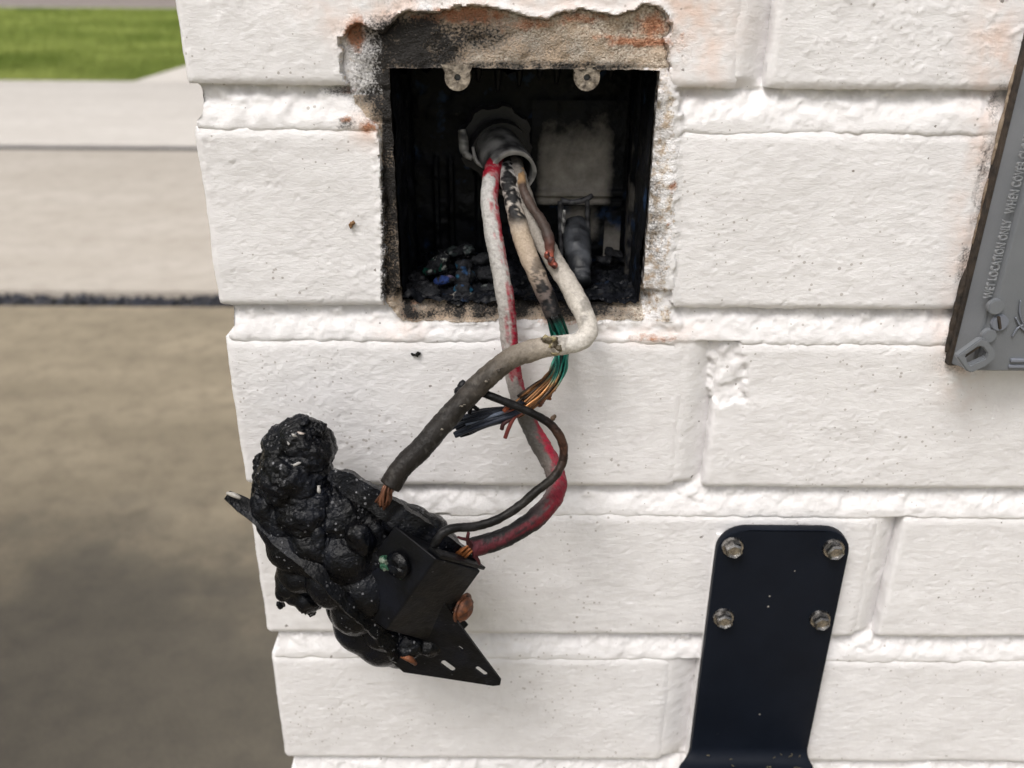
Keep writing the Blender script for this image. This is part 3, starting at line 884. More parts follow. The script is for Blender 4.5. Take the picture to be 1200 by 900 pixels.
# conduit stub with a lock ring
def sootgrey(P, A, lo, hi, sd, sc=170):
    n = .5 + .5 * fbm(P[:, 0] * sc, P[:, 1] * sc, P[:, 2] * sc, oct=4, seed=sd)
    n = np.clip(n * 1.3 - .15, 0, 1)[:, None]
    return np.array(lo) * (1 - n) + np.array(hi) * n
c0, c1 = at(577, 160, .0675), at(601, 204, .0265)
cm_ = (c0 + c1) / 2 + np.array([-.0012, 0, .0016])
V, Fs, sN, A_, mm = tube([c0, cm_, c1], [.0096, .0094, .0098], seg=40, step=.0008, cap=False, disp=lambda P, s, a: .00025 * fbm(P[:, 0] * 300, P[:, 1] * 300, P[:, 2] * 300, oct=3, seed=6))
Vi, Fi, sI, Ai, mi = tube([c0, cm_, c1], [.0078, .0077, .0082], seg=40, step=.0008, cap=False)
nv = len(V); seg_ = 40; nr = nv // seg_
rimF = np.array([[(nr - 1) * seg_ + j, (nr - 1) * seg_ + (j + 1) % seg_, nv + (nr - 1) * seg_ + (j + 1) % seg_, nv + (nr - 1) * seg_ + j] for j in range(seg_)])
cc = sootgrey(V, A_, (.02, .02, .022), (.34, .335, .33), 12) * (.25 + .75 * sm(.25, .8, sN))[:, None]
cc = cc + np.array([.17, .165, .16]) * (sm(.94, .99, sN) * (vn(A_ * 2, sN * 2, seed=3) > -.5))[:, None]
ci = np.tile(np.array([[.02, .02, .022]]), (len(Vi), 1)); ci = ci + np.array([.10, .10, .095]) * sm(.9, .98, sI)[:, None]
keep(ebox, mesh_obj('conduit_stub', np.vstack([V, Vi]), np.vstack([Fs, Fi[:, ::-1] + nv, rimF]), M_PVC, ebox, True, {'col': np.vstack([cc, ci])}, 50))
ax = c1 - c0; ax /= np.linalg.norm(ax)
def ring(name, c, ro, ri, th, lobes, mat, colr):
    q = Vector(ax).to_track_quat('Z', 'Y').to_matrix()
    V, Fs = [], []; N = 48
    for i in range(N):
        a = 2 * math.pi * i / N
        f = ro * (1 + (.09 if lobes and (i // 3) % 2 else 0))
        for (rr, zz) in ((f, 0), (f, th), (ri, th), (ri, 0)):
            V.append(np.array(c) + np.array(q @ Vector((rr * math.cos(a), rr * math.sin(a), zz))))
        j = (i + 1) % N
        for e in range(4): Fs.append((i * 4 + e, j * 4 + e, j * 4 + (e + 1) % 4, i * 4 + (e + 1) % 4))
    keep(ebox, mesh_obj(name, V, Fs, mat, ebox, True, {'col': np.tile(np.array([colr]), (len(V), 1))}, 30))
ring('lock_ring', c0 + ax * .004, .0150, .0092, .0045, True, M_PVC, (.035, .035, .038))
ring('bushing_ring', c0 + ax * .012, .0122, .0092, .006, False, M_PVC, (.02, .02, .022))
V, Fs, sN, A_, mm = tube([at(541, 152, .05), at(543, 165, .049), at(545, 178, .048), at(553, 186, .046)], [.0016, .0022, .002, .001], seg=10)
keep(ebox, mesh_obj('ring_tab', V, Fs, M_PVC, ebox, True, {'col': sootgrey(V, A_, (.02, .02, .02), (.42, .41, .39), 9, 400)}))
V, Fs, sN, A_, mm = tube([at(554, 172, .047), at(558, 188, .046), at(568, 197, .045)], [.0006, .0009, .0006], seg=8)
keep(ebox, mesh_obj('burnt_sliver', V, Fs, M_PVC, ebox, True, {'col': np.tile([[.35, .34, .33]], (len(V), 1))}))
# wire clamp frame standing at the back, half melted
def frame_tube(pts, rad, name='clamp_frame', hi=(.10, .10, .11)):
    V, Fs, sN, A_, mm = tube(pts, rad, seg=8)
    o = mesh_obj(name, V, Fs, M_PVC, ebox, True, {'col': sootgrey(V, A_, (.012, .012, .015), hi, 19, 500)}); keep(ebox, o)
frame_tube([at(658, 300, .045), at(657, 268, .045), at(657, 236, .045)], [.0010, .0011, .0014])
frame_tube([at(657, 235, .045), at(672, 237, .045), at(686, 234, .045), at(694, 229, .044)], [.0013, .0012, .0013, .0011])
frame_tube([at(688, 235, .045), at(689, 265, .045), at(691, 298, .045)], [.0011, .0010, .0009])
frame_tube([at(661, 246, .0446), at(660, 260, .0446), at(660, 274, .0444)], [.0007, .0011, .0006], 'ash_flake', (.75, .74, .72))
V, Fs, sN, A_, mm = tube([at(676, 262, .050), at(676, 280, .042), at(678, 302, .030), at(683, 330, .018)], [.0048, .0062, .0052, .0036], seg=18, disp=lambda P, s, a: .0006 * fbm(P[:, 0] * 300, P[:, 1] * 300, P[:, 2] * 300, oct=4, seed=8))
keep(ebox, mesh_obj('clamp_post', V, Fs, M_PVC, ebox, True, {'col': sootgrey(V, A_, (.010, .011, .014), (.06, .065, .075), 29)}))
# slag on the floor of the box
def slag(name, label, items, cols, vox=.0005, amp=.0008):
    V, Fs = lump([(at(*c) - np.array([0, 0, r[2] * .35]), (r[0] * .9, r[1], r[2] * .62)) for c, r in items], vox, lambda P, N: amp * fbm(P[:, 0] * 420, P[:, 1] * 420, P[:, 2] * 420, oct=4, seed=len(name) + len(label)))
    n = fbm(V[:, 0] * 260, V[:, 1] * 260, V[:, 2] * 260, oct=3, seed=71); n2 = fbm(V[:, 0] * 330, V[:, 1] * 330, V[:, 2] * 330, oct=3, seed=72)
    c = np.tile(np.array([[.012, .013, .016]]), (len(V), 1))
    c = np.where((n > .42)[:, None], np.array(cols[0]) * .45, c); c = np.where((n2 > .62)[:, None], np.array(cols[1]) * .5, c)
    o = mesh_obj(name, V, Fs, M_LUMP, None, True, {'col': c})
    tag(o, label, 'slag', 'melted slag on the floor of the box')
M = .001
slag('melted_slag', 'green and white crusted slag lump left on the box floor', [((512, 306, .030), (5 * M, 4 * M, 5 * M)), ((519, 300, .030), (3.5 * M, 3 * M, 5 * M)), ((505, 314, .028), (4 * M, 4 * M, 3 * M))], [(.012, .12, .085), (.42, .44, .42)])
slag('melted_slag', 'violet blue slag bead in front of the green crusted lump', [((522, 325, .022), (4.5 * M, 3.5 * M, 3 * M)), ((515, 327, .022), (3 * M, 3 * M, 2.5 * M))], [(.03, .07, .28), (.20, .16, .26)])
slag('melted_slag', 'bright blue topped slag stump beside the red wire', [((545, 320, .022), (4.5 * M, 4.5 * M, 6 * M)), ((545, 307, .024), (4.2 * M, 4 * M, 4 * M)), ((544, 336, .016), (4.6 * M, 4 * M, 4 * M))], [(.02, .14, .26), (.03, .10, .25)])
slag('melted_slag', 'ash white crust on the front edge of the box floor', [((543, 345, .012), (5 * M, 3 * M, 3 * M)), ((557, 349, .010), (6 * M, 3 * M, 2.5 * M)), ((535, 351, .008), (5 * M, 3 * M, 2 * M))], [(.42, .40, .37), (.55, .52, .48)])
slag('melted_slag', 'grey flaky slag ridge at the back of the box floor', [((535, 292, .045), (5 * M, 4 * M, 3 * M)), ((547, 289, .045), (4 * M, 4 * M, 3.5 * M)), ((522, 294, .05), (4 * M, 4 * M, 3 * M))], [(.10, .13, .13), (.28, .30, .30)])
slag('melted_slag', 'low black slag puddle near the left front corner', [((493, 334, .018), (8 * M, 6 * M, 2.4 * M)), ((487, 322, .028), (6 * M, 6 * M, 2.4 * M)), ((505, 340, .012), (5 * M, 4 * M, 2 * M))], [(.02, .02, .024), (.10, .10, .11)])
slag('melted_slag', 'dark crumbly slag right of the clamp post', [((722, 296, .05), (4 * M, 4 * M, 2 * M)), ((708, 302, .045), (4 * M, 4 * M, 1.8 * M)), ((714, 293, .052), (2 * M, 2 * M, 4 * M))], [(.03, .03, .035), (.09, .09, .10)], amp=.001)
slag('melted_slag', 'pale teal flecked slag behind the red wire', [((570, 318, .026), (5 * M, 5 * M, 4 * M)), ((578, 335, .018), (6 * M, 4 * M, 3 * M)), ((566, 300, .034), (5 * M, 4 * M, 4 * M))], [(.02, .022, .026), (.16, .18, .18)])

# ------------------------------------------------------------------ cables
def P3(*pts): return [at(p[0], p[1], p[2] * M) for p in pts]
def lerp_cols(s, stops):
    s = np.asarray(s); ks = [k for k, _ in stops]; cs = np.array([c for _, c in stops])
    return np.stack([np.interp(s, ks, cs[:, i]) for i in range(3)], 1)
def nz(P, sc, sd, oct=4): return fbm(P[:, 0] * sc, P[:, 1] * sc, P[:, 2] * sc, oct=oct, seed=sd)

def strands(pts, count, spread, r, sd, n=None, jit=.3, ends=0.0, twist=2.0):
    """bundle of fine wires following pts; spread is a list of bundle radii at the control points"""
    rr = np.random.default_rng(sd); P = np.asarray(pts, float); out = []; sall = []; ida = []
    for i in range(count):
        a0, q = rr.uniform(0, 6.28), math.sqrt(rr.uniform(.02, 1))
        e = 1 - ends * rr.random()
        m = max(3, int(round(len(P) * e)))
        L = []
        T = np.gradient(P, axis=0)
        for k in range(m):
            t = T[k] / np.linalg.norm(T[k]); b = np.cross(t, (0, -1, 0)); b /= np.linalg.norm(b) + 1e-9; nn = np.cross(b, t)
            a = a0 + twist * k / len(P)
            L.append(P[k] + (b * math.cos(a) + nn * math.sin(a)) * q * spread[k] + rr.normal(0, jit * spread[k] * .35, 3))
        v, f, s, A, mm = tube(L, r * rr.uniform(.85, 1.15), seg=7, step=.0011)
        out.append((v, f)); sall.append(s); ida.append(np.full(len(s), rr.random()))
    V, Fs = merge(out)
    return V, Fs, np.concatenate(sall), np.concatenate(ida)

# 1: red wire bleached white
pA_ = P3((585, 172, 45), (580, 192, 30), (576, 208, 21), (574, 235, 12), (577, 268, 4), (586, 315, -4), (592, 350, -8), (596, 385, -9), (600, 425, -10), (605, 455, -11), (617, 490, -15), (634, 522, -21), (648, 548, -27), (653, 570, -33), (643, 592, -40), (620, 613, -46), (590, 630, -51), (552, 643, -55))
V, Fs, s, A, mm = tube(pA_, [.0034] * 11 + [.0038] * 7, seg=28, disp=lambda P, s, a: .00028 * nz(P, 170, 5) + .00016 * nz(P, 800, 6))
n1, n2, n3 = fbm(np.cos(A) * 2.2 + 5, np.sin(A) * 2.2, mm * 75, oct=4, seed=81), nz(V, 620, 82), nz(V, 60, 83)
white = lerp_cols(s, [(0, (.30, .28, .27)), (.12, (.50, .49, .48)), (.35, (.48, .46, .44)), (.50, (.42, .38, .36)), (.60, (.20, .185, .17)), (.68, (.085, .078, .07)), (.74, (.13, .11, .10)), (.80, (.13, .09, .09)), (.88, (.014, .012, .013)), (1, (.008, .008, .009))])
red = lerp_cols(s, [(0, (.38, .012, .03)), (.4, (.34, .010, .035)), (.7, (.36, .012, .04)), (.80, (.20, .010, .025)), (.85, (.12, .009, .016)), (1, (.08, .012, .02))])
side = np.cos(A + 1.25)           # which flank faces out to the right
rb = lerp_cols(s, [(0, (.9, 0, 0)), (.11, (.95, 0, 0)), (.13, (.8, 0, 0)), (.145, (-.42, 0, 0)), (.32, (-.40, 0, 0)), (.37, (-.2, 0, 0)), (.44, (.22, 0, 0)), (.52, (.38, 0, 0)), (.57, (-.45, 0, 0)), (.66, (-.42, 0, 0)), (.72, (-.40, 0, 0)), (.79, (.22, 0, 0)), (.855, (-.30, 0, 0)), (.97, (-.6, 0, 0)), (1, (.3, 0, 0))])[:, 0]
m = sm(-.05, .22, rb + .68 * side * (s > .13) + .42 * n1 + .22 * n2 + .2 * n3)[:, None]
dust = sm(.1, .5, n2)[:, None] * .35
c = white * (1 - m) + (red * (1 - dust) + white * dust) * m
dk = sm(.3, .7, nz(V, 900, 84))[:, None] * .35
c = c * (1 - dk) + c * .25 * dk
w1 = empty('red_wire', pA_[0], 'thick red wire bleached chalky white looping from conduit to terminal block', 'wire')
keep(w1, mesh_obj('insulation', V, Fs, M_CABLE, w1, True, {'col': c}))
V, Fs, s, i_ = strands(P3((556, 642, -54.6), (550, 645, -55), (544, 648, -54), (538, 651, -52)), 16, [.0022, .0022, .0021, .0018], .00042, 3)
keep(w1, tag(mesh_obj('copper_strands', V, Fs, M_STRAND, w1, True, {'col': np.array([[.45, .17, .06]]) * (.25 + .9 * i_[:, None])}), kind='stuff'))
for q in ([(552, 640, -57), (548, 633, -59), (541, 631, -60), (536, 629, -60)], [(549, 637, -58), (548, 630, -60), (549, 624, -60)], [(556, 651, -57), (560, 656, -57), (562, 661, -56)]):
    V, Fs, s, A, mm = tube(P3(*q), [.0009, .0007, .0006, .0004][:len(q)], seg=8)
    keep(w1, mesh_obj('curled_scrap', V, Fs, M_CABLED, w1, True, {'col': np.tile([[.05, .012, .016]], (len(V), 1))}))

# 2: pale grey wire with an elbow
pB_ = P3((600, 180, 45), (606, 205, 26), (613, 228, 17), (626, 262, 8), (645, 298, 0), (664, 330, -8), (678, 355, -13), (687, 374, -17), (689, 389, -20), (679, 400, -22), (660, 404, -23), (632, 408, -24), (603, 418, -27), (575, 438, -31), (550, 462, -35), (520, 495, -41), (492, 527, -46), (470, 550, -50), (457, 570, -53))
V, Fs, s, A, mm = tube(pB_, [.0036] * 5 + [.0038] * 6 + [.0041] * 8, seg=28, disp=lambda P, s, a: .00028 * nz(P, 150, 15) + .00016 * nz(P, 800, 16))
n1, n2 = nz(V, 150, 91), nz(V, 600, 92)
c = lerp_cols(s, [(0, (.20, .18, .16)), (.1, (.36, .33, .30)), (.30, (.52, .47, .42)), (.46, (.60, .56, .51)), (.535, (.64, .61, .57)), (.565, (.58, .53, .47)), (.585, (.42, .37, .31)), (.62, (.27, .235, .195)), (.67, (.14, .118, .095)), (.74, (.06, .05, .041)), (.80, (.026, .022, .019)), (.9, (.014, .012, .011)), (1, (.018, .014, .012))])
d = sm(.1, .75, n1 + .5 * n2)[:, None]
c = c * (1 - .42 * d) * (.62 + .38 * sm(.25, .45, s))[:, None]
sp = sm(.42, .55, nz(V, 460, 93))[:, None] * (.12 * sm(.6, .7, s))[:, None]
c = c * (1 - sp) + np.array([.26, .25, .23]) * sp
ridge = (np.exp(-((np.cos(A - 3.9) - 1) / .05) ** 2) * sm(.60, .66, s) * sm(.78, .72, s) * sm(-.2, .2, n1))[:, None]
c = c * (1 - ridge) + np.array([.34, .28, .16]) * ridge
w2 = empty('grey_wire', pB_[0], 'thick pale grey wire with sharp elbow, scorched dark towards the receptacle', 'wire')
keep(w2, mesh_obj('insulation', V, Fs, M_CABLE, w2, True, {'col': c}))
V, Fs, s, i_ = strands(P3((458, 569, -52.8), (455, 575, -53.4), (452, 582, -53.5), (448, 590, -52)), 15, [.0024, .0026, .0026, .0026], .00052, 5)
keep(w2, tag(mesh_obj('copper_strands', V, Fs, M_STRAND, w2, True, {'col': np.array([[.34, .15, .09]]) * (.2 + .9 * i_[:, None])}), kind='stuff'))
V, Fs = lump([(at(646, 402, -.0265), (2.6 * M, 1.4 * M, 3.2 * M)), (at(651, 411, -.0262), (2.6 * M, 1.3 * M, 2.2 * M)), (at(640, 397, -.0258), (2.4 * M, 1.2 * M, 1.4 * M))], .0004, lambda P, N: .0009 * nz(P, 700, 5))
keep(w2, mesh_obj('flaked_scrap', V, Fs, M_CABLE, w2, True, {'col': np.where((nz(V, 500, 4) > .1)[:, None], [[.33, .28, .16]], [[.12, .10, .07]])}))

for (px, py, Y, r_) in ((584, 434, -35, .55), (541, 476, -41.6, .6), (515, 505, -45.4, .5), (500, 522, -48, .5), (570, 447, -36.8, .4)):
    V, Fs = lump([(at(px, py, Y * M), (r_ * 1.6 * M, .5 * M, r_ * .6 * M)), (at(px + 3, py - 2, Y * M), (r_ * M, .4 * M, r_ * .6 * M))], .0002, lambda P, N: .0004 * nz(P, 900, px))
    keep(w2, mesh_obj('flaked_scrap', V, Fs, M_CABLE, w2, True, {'col': np.where((nz(V, 700, 4) > 0)[:, None], [[.20, .18, .15]], [[.07, .06, .05]])}))
# 3: wire that has lost its end: green strands, then frayed copper and char
pC_ = P3((592, 182, 45), (595, 205, 24), (598, 222, 17), (604, 250, 9), (614, 285, 2), (627, 318, -4), (640, 347, -8), (649, 371, -11))
V, Fs, s, A, mm = tube(pC_, [.0034, .0034, .0034, .0036, .0036, .0036, .0035, .0032], seg=28, disp=lambda P, s, a: .00025 * nz(P, 300, 25) - .0005 * sm(.0, .3, nz(P, 220, 26)) * sm(.62, .4, s))
n1, n2 = nz(V, 170, 95), nz(V, 480, 96)
c = lerp_cols(s, [(0, (.2, .2, .2)), (.25, (.40, .39, .38)), (.45, (.44, .40, .36)), (.6, (.46, .37, .28)), (.78, (.42, .34, .27)), (.88, (.14, .11, .10)), (1, (.02, .018, .018))])
blk = sm(-.05, .12, .62 * np.cos(A + .35) + .35 * n1 + .3 * n2 - .22) * sm(.60, .50, s + .03 * n1)
blk = np.maximum(blk, sm(.2, .35, n1 + .5 * n2) * sm(.6, .9, s))[:, None]
c = c * (1 - blk) + np.array([.010, .010, .011]) * blk
w3 = empty('frayed_wire', pC_[0], 'wire with peeled insulation ending in a frayed green and copper brush', 'wire')
keep(w3, mesh_obj('insulation', V, Fs, M_CABLE, w3, True, {'col': c}))
pS = P3((648, 368, -11), (652, 380, -11), (656, 395, -10), (658, 412, -11), (655, 430, -14), (645, 447, -18), (630, 460, -21), (614, 472, -23), (600, 482, -25))
V, Fs, s, i_ = strands(pS, 46, [.0026, .0029, .0031, .0032, .0033, .0034, .0037, .0040, .0036], .00052, 9, jit=.25, ends=.12)
teal = np.array([[.03, .26, .20]]) * (.25 + 1.25 * i_[:, None]); cop = np.array([[.36, .165, .06]]) * (.35 + .9 * ((i_[:, None] * 7) % 1)); blackc = np.array([[.012, .014, .014]])
t1 = sm(.52, .66, s + .06 * (i_ - .5))[:, None]
c = teal * (1 - t1) + cop * t1
c = np.where(((i_ * 13) % 1 < .22)[:, None], blackc * 1.2 + c * .12, c)
t0 = sm(.10, .03, s)[:, None]; c = c * (1 - t0) + blackc * t0
te = sm(.9, 1, s)[:, None]; c = c * (1 - te * .7)
keep(w3, tag(mesh_obj('copper_strands', V, Fs, M_STRAND, w3, True, {'col': c}), kind='stuff'))
pK = P3((612, 476, -24), (600, 482, -27), (585, 486, -28), (568, 490, -28), (550, 495, -27), (533, 501, -26))
V, Fs, s, i_ = strands(pK, 34, [.0022, .0027, .0031, .0036, .0041, .0044], .00075, 12, jit=.22, ends=.25, twist=.6)
c = np.array([[.016, .019, .028]]) * (.6 + 1.5 * i_[:, None]) + np.array([[.10, .12, .16]]) * (((i_ * 17) % 1) > .75)[:, None]
hot = (sm(.42, .2, s) * (((i_ * 5) % 1) > .72))[:, None]; c = c * (1 - hot) + np.array([[.36, .10, .05]]) * hot
keep(w3, tag(mesh_obj('charred_strands', V, Fs, M_CABLED, w3, True, {'col': c}), kind='stuff'))
for q, cl in (([(612, 480, -27), (602, 490, -30), (596, 502, -31), (592, 513, -31)], (.16, .04, .035)), ([(608, 482, -27), (599, 490, -30), (590, 497, -31), (588, 503, -31)], (.05, .02, .02)), ([(604, 478, -28), (598, 475, -31), (590, 482, -32)], (.30, .08, .04)), ([(560, 480, -29), (553, 476, -30), (550, 484, -29)], (.015, .015, .018))):
    V, Fs, s, A, mm = tube(P3(*q), .00085, seg=8); keep(w3, mesh_obj('loose_strand', V, Fs, M_CABLED, w3, True, {'col': np.tile([cl], (len(V), 1))}))
V, Fs = lump([(at(640, 462, -.020), (2.6 * M, 1.6 * M, 2.6 * M)), (at(632, 470, -.022), (2 * M, 1.6 * M, 2.6 * M)), (at(646, 455, -.019), (2 * M, 1.5 * M, 1.6 * M))], .0004, lambda P, N: .0008 * nz(P, 600, 7))
keep(w3, mesh_obj('rust_crumb', V, Fs, M_RUST, w3))

# 4: thin earth wire, black, looping to the block
pD = P3((541, 452, -26), (556, 457, -30), (575, 464, -33), (600, 474, -34), (625, 485, -35), (646, 498, -36), (658, 516, -38), (660, 537, -40), (650, 558, -43), (628, 576, -47), (604, 596, -50), (580, 610, -53), (556, 617, -55), (532, 619, -57), (517, 626, -59), (508, 640, -60))
V, Fs, s, A, mm = tube(pD, [.0014, .0015, .0015, .0016, .0016, .0017, .0017, .0017, .0017, .0017, .0017, .0017, .0017, .0017, .0017, .0016], seg=18, disp=lambda P, s, a: .00015 * nz(P, 420, 35))
c = lerp_cols(s, [(0, (.012, .012, .013)), (.3, (.014, .013, .013)), (.42, (.085, .04, .025)), (.48, (.05, .032, .025)), (.55, (.03, .026, .022)), (1, (.016, .016, .018))]) * (.35 + .4 * (nz(V, 300, 5) > 0))[:, None]
w4 = empty('thin_wire', pD[0], 'thin blackened wire curving round in front of the frayed strands', 'wire')
keep(w4, mesh_obj('insulation', V, Fs, M_CABLED, w4, True, {'col': c}))
for q in ([(545, 447, -30), (541, 453, -31), (545, 460, -30)], [(535, 460, -31), (539, 457, -32), (545, 463, -31)]):
    V, Fs, s, A, mm = tube(P3(*q), [.0012, .0018, .0012], seg=8); keep(w4, mesh_obj('burnt_knob', V, Fs, M_CABLED, w4, True, {'col': np.tile([[.01, .01, .012]], (len(V), 1))}))
V, Fs = lump([(at(648, 490, -.0375), (1.0 * M, .8 * M, 1.1 * M)), (at(650, 488, -.0375), (.7 * M, .7 * M, .9 * M))], .0002)
keep(w4, mesh_obj('burnt_knob', V, Fs, M_CABLED, w4, True, {'col': np.tile([[.10, .07, .05]], (len(V), 1))}))

# 5: short brown copper tail inside the opening
pE = P3((610, 200, 26), (613, 222, 12), (622, 240, 7), (634, 258, 2), (642, 275, -3), (644, 292, -6), (645, 303, -8))
V, Fs, s, A, mm = tube(pE, [.0015, .0016, .0018, .0019, .0021, .0018, .0012], seg=16, disp=lambda P, s, a: .0003 * nz(P, 500, 45))
c = lerp_cols(s, [(0, (.36, .23, .12)), (.22, (.34, .22, .12)), (.28, (.085, .06, .05)), (.8, (.06, .045, .04)), (.93, (.12, .05, .04)), (1, (.40, .10, .06))])
w5 = empty('copper_tail', pE[0], 'short burnt brown copper tail with a bright red melted tip', 'wire')
keep(w5, mesh_obj('conductor', V, Fs, M_CABLED, w5, True, {'col': c}))
V, Fs = lump([(at(646, 306, -.0085), (1.5 * M, 1.4 * M, 2.0 * M)), (at(641, 299, -.008), (1.2 * M, 1.2 * M, 1.8 * M)), (at(650, 311, -.009), (1.3 * M, 1.3 * M, 1.5 * M))], .00035)
keep(w5, mesh_obj('melted_tip', V, Fs, M_STRAND, w5, True, {'col': np.where((nz(V, 600, 3) > 0)[:, None], [[.30, .085, .06]], [[.07, .03, .028]])}))

# ------------------------------------------------------------------ charred receptacle
rec = empty('charred_receptacle', at(430, 660, -.035), 'burnt black melted receptacle dangling by its wires before the wall', 'receptacle')
k3 = 2.95          # measured units per millimetre at that distance
def E_(px, py, Y, r, ry=None, rz=None):
    r = r / k3 * M
    return (at(px, py, Y * M), (r, (ry if ry else 13) * M, (rz / k3 * M) if rz else r))
items = [E_(352, 514, -34, 24, 10), E_(334, 524, -32, 25, 11), E_(366, 528, -36, 20, 10), E_(311, 543, -30, 14, 7), E_(345, 556, -36, 40, 14), E_(322, 584, -34, 25, 12), E_(312, 560, -32, 15, 9),
         E_(362, 590, -38, 36, 15), E_(338, 606, -36, 34, 14), E_(372, 630, -40, 38, 16), E_(350, 632, -38, 34, 14), E_(402, 598, -38, 30, 13), E_(400, 572, -34, 15, 9), E_(425, 592, -36, 22, 11), E_(440, 615, -38, 32, 13),
         E_(412, 640, -42, 36, 16), E_(455, 640, -40, 30, 14), E_(478, 625, -36, 22, 11), E_(500, 640, -34, 20, 10), E_(395, 672, -42, 34, 15), E_(430, 680, -44, 38, 15), E_(460, 700, -42, 36, 14), E_(420, 706, -42, 32, 14), E_(355, 664, -38, 26, 12), E_(450, 728, -40, 28, 12)]
def bd(P, N):
    cr = sm(at(345, 640, -.04)[2], at(345, 575, -.04)[2], P[:, 2] + .006 * nz(P, 60, 207, 2))     # crusted top, melted below
    d = .0017 * nz(P, 58, 201, 2 ) - .0006 * cr * (1 - np.abs(nz(P, 85, 202, 3))) ** 4 + (.00012 + .0006 * cr) * nz(P, 300, 205, 3)
    return d + .0014 + (.00003 + .00024 * cr) * nz(P, 640, 203, 3)
V, Fs = lump(items, .00048, bd, 110)
body = mesh_obj('melted_body', V, Fs, M_CHAR, rec); keep(rec, body)
# crusty scraps on the outline
for (px, py, Y, r) in ((372, 503, -36, 8), (383, 520, -36, 5), (357, 497, -35, 6), (419, 566, -38, 5), (304, 540, -30, 8), (327, 706, -32, 4), (366, 716, -34, 5)):
    V, Fs = lump([E_(px, py, Y, r, r / k3), E_(px + r * .5, py + r * .4, Y + 1, r * .7, r / k3 * .7)], .0004, lambda P, N: .0016 * nz(P, 380, px))
    keep(rec, mesh_obj('crust_scrap', V, Fs, M_CHAR, rec))
for (px, py, Y, a, ln) in ((353, 507, -45, .2, 10), (345, 510, -44, .5, 8), (347, 543, -51, -.2, 12), (374, 574, -54, 1.5, 10), (338, 519, -43, .9, 6)):
    dx, dy = math.cos(a) * ln * .5, math.sin(a) * ln * .5
    V, Fs, s, A, mm = tube(P3((px - dx, py - dy, Y), (px, py + 1, Y - .6), (px + dx, py + dy, Y)), [.0002, .0006, .0002], seg=8, disp=lambda P, s, a: .0005 * nz(P, 800, px))
    keep(rec, mesh_obj('ash_flake', V, Fs, M_CABLE, rec, True, {'col': np.tile([[.50, .44, .40]] if px == 353 else [[.42, .41, .40]], (len(V), 1))}))
# smooth front of the receptacle, bulging down-left
V, Fs = lump([E_(430, 728, -34, 44, 14), E_(450, 742, -34, 42, 14), E_(410, 706, -34, 30, 13), E_(468, 758, -33, 26, 10), E_(474, 742, -34, 40, 12)], .0007, lambda P, N: .0002 * nz(P, 90, 211), 30)
keep(rec, mesh_obj('receptacle_face', V, Fs, M_CHARS, rec))
V, Fs = lump([E_(342, 676, -34, 21, 11), E_(350, 688, -34, 20, 10), E_(362, 696, -35, 20, 10), E_(334, 690, -32, 12, 7)], .0006, lambda P, N: .0007 * nz(P, 130, 212) + .0012 * np.maximum(0, nz(P, 500, 213)) * (P[:, 2] < at(340, 695, -.03)[2]), 12)
keep(rec, mesh_obj('melted_rim', V, Fs, M_CHARS, rec))
# bluish swellings where terminals sit
for (px, py, Y, rx, rz) in ((420, 630, -57, 17, 20), (374, 640, -55, 13, 30)):
    V, Fs = lump([E_(px, py, Y + 3.5, rx, 5, rz), E_(px + 4, py + 4, Y + 4, rx * .9, 5, rz * .9)], .0006, lambda P, N: .0008 * nz(P, 150, px) + .0003 * nz(P, 500, px), 14)
    keep(rec, mesh_obj('blistered_terminal', V, Fs, M_BLIS if 'M_BLIS' in globals() else M_CHARS, rec))
# mounting strap: long steel strip seen across the body, ends poke out
def strip(name, pts, width_dir, half, thick, mat, holes=()):
    pts = np.asarray(pts); T = np.gradient(pts, axis=0); T /= np.linalg.norm(T, axis=1)[:, None]
    wd = np.array(width_dir, float)
    V, Fs = [], []
    for i, p in enumerate(pts):
        wv = wd - T[i] * wd.dot(T[i]); wv /= np.linalg.norm(wv); nn = np.cross(T[i], wv)
        for (a, b) in ((-1, -1), (1, -1), (1, 1), (-1, 1)):
            V.append(p + wv * a * half[i] + nn * b * thick / 2)
        if i:
            for e in range(4):
                Fs.append(((i - 1) * 4 + e, (i - 1) * 4 + (e + 1) % 4, i * 4 + (e + 1) % 4, i * 4 + e))
    Fs += [(3, 2, 1, 0), tuple(len(V) - 4 + q for q in range(4))]
    o = mesh_obj(name, V, Fs, mat, rec, True, None, 40); keep(rec, o); return o
# moulded lip of the housing running down to the block
lp, _ = catmull(P3((388, 556, -42), (415, 570, -45), (445, 588, -48), (480, 610, -50), (515, 634, -51), (552, 660, -50)), 70)
lp = lp + .0009 * np.stack([fbm(lp[:, 0] * 160, lp[:, 2] * 160, oct=3, seed=q) for q in (1, 2, 3)], 1)
strip('housing_lip', lp, (.62, .25, .80), np.interp(np.arange(110), [0, 8, 40, 69], [.0020, .0042, .0046, .0036]), .0042, M_CHAR)
sp_, _ = catmull(P3((266, 580, -38), (285, 592, -39), (305, 608, -42), (328, 632, -50), (362, 664, -58), (398, 698, -61), (434, 734, -59), (468, 768, -54)), 60)
hw = np.interp(np.arange(60), [0, 4, 10, 30, 59], [.0018, .0032, .0030, .0024, .0028])
sp_ = sp_ + .0007 * sm(8, 24, np.arange(60.))[:, None] * np.stack([fbm(sp_[:, 0] * 220, sp_[:, 2] * 220, oct=3, seed=q) for q in (5, 6, 7)], 1)
hw = hw * (1 + .28 * sm(8, 24, np.arange(60.)) * fbm(np.arange(60) * .35, np.zeros(60), oct=3, seed=9))
strip('mounting_strap', sp_, (.30, .80, .55), hw, .0014, M_CHAR)
V, Fs, s, A, mm = tube(P3((266, 578, -40), (274, 580, -41), (282, 584, -41.5)), [.0006, .0010, .0006], seg=8)
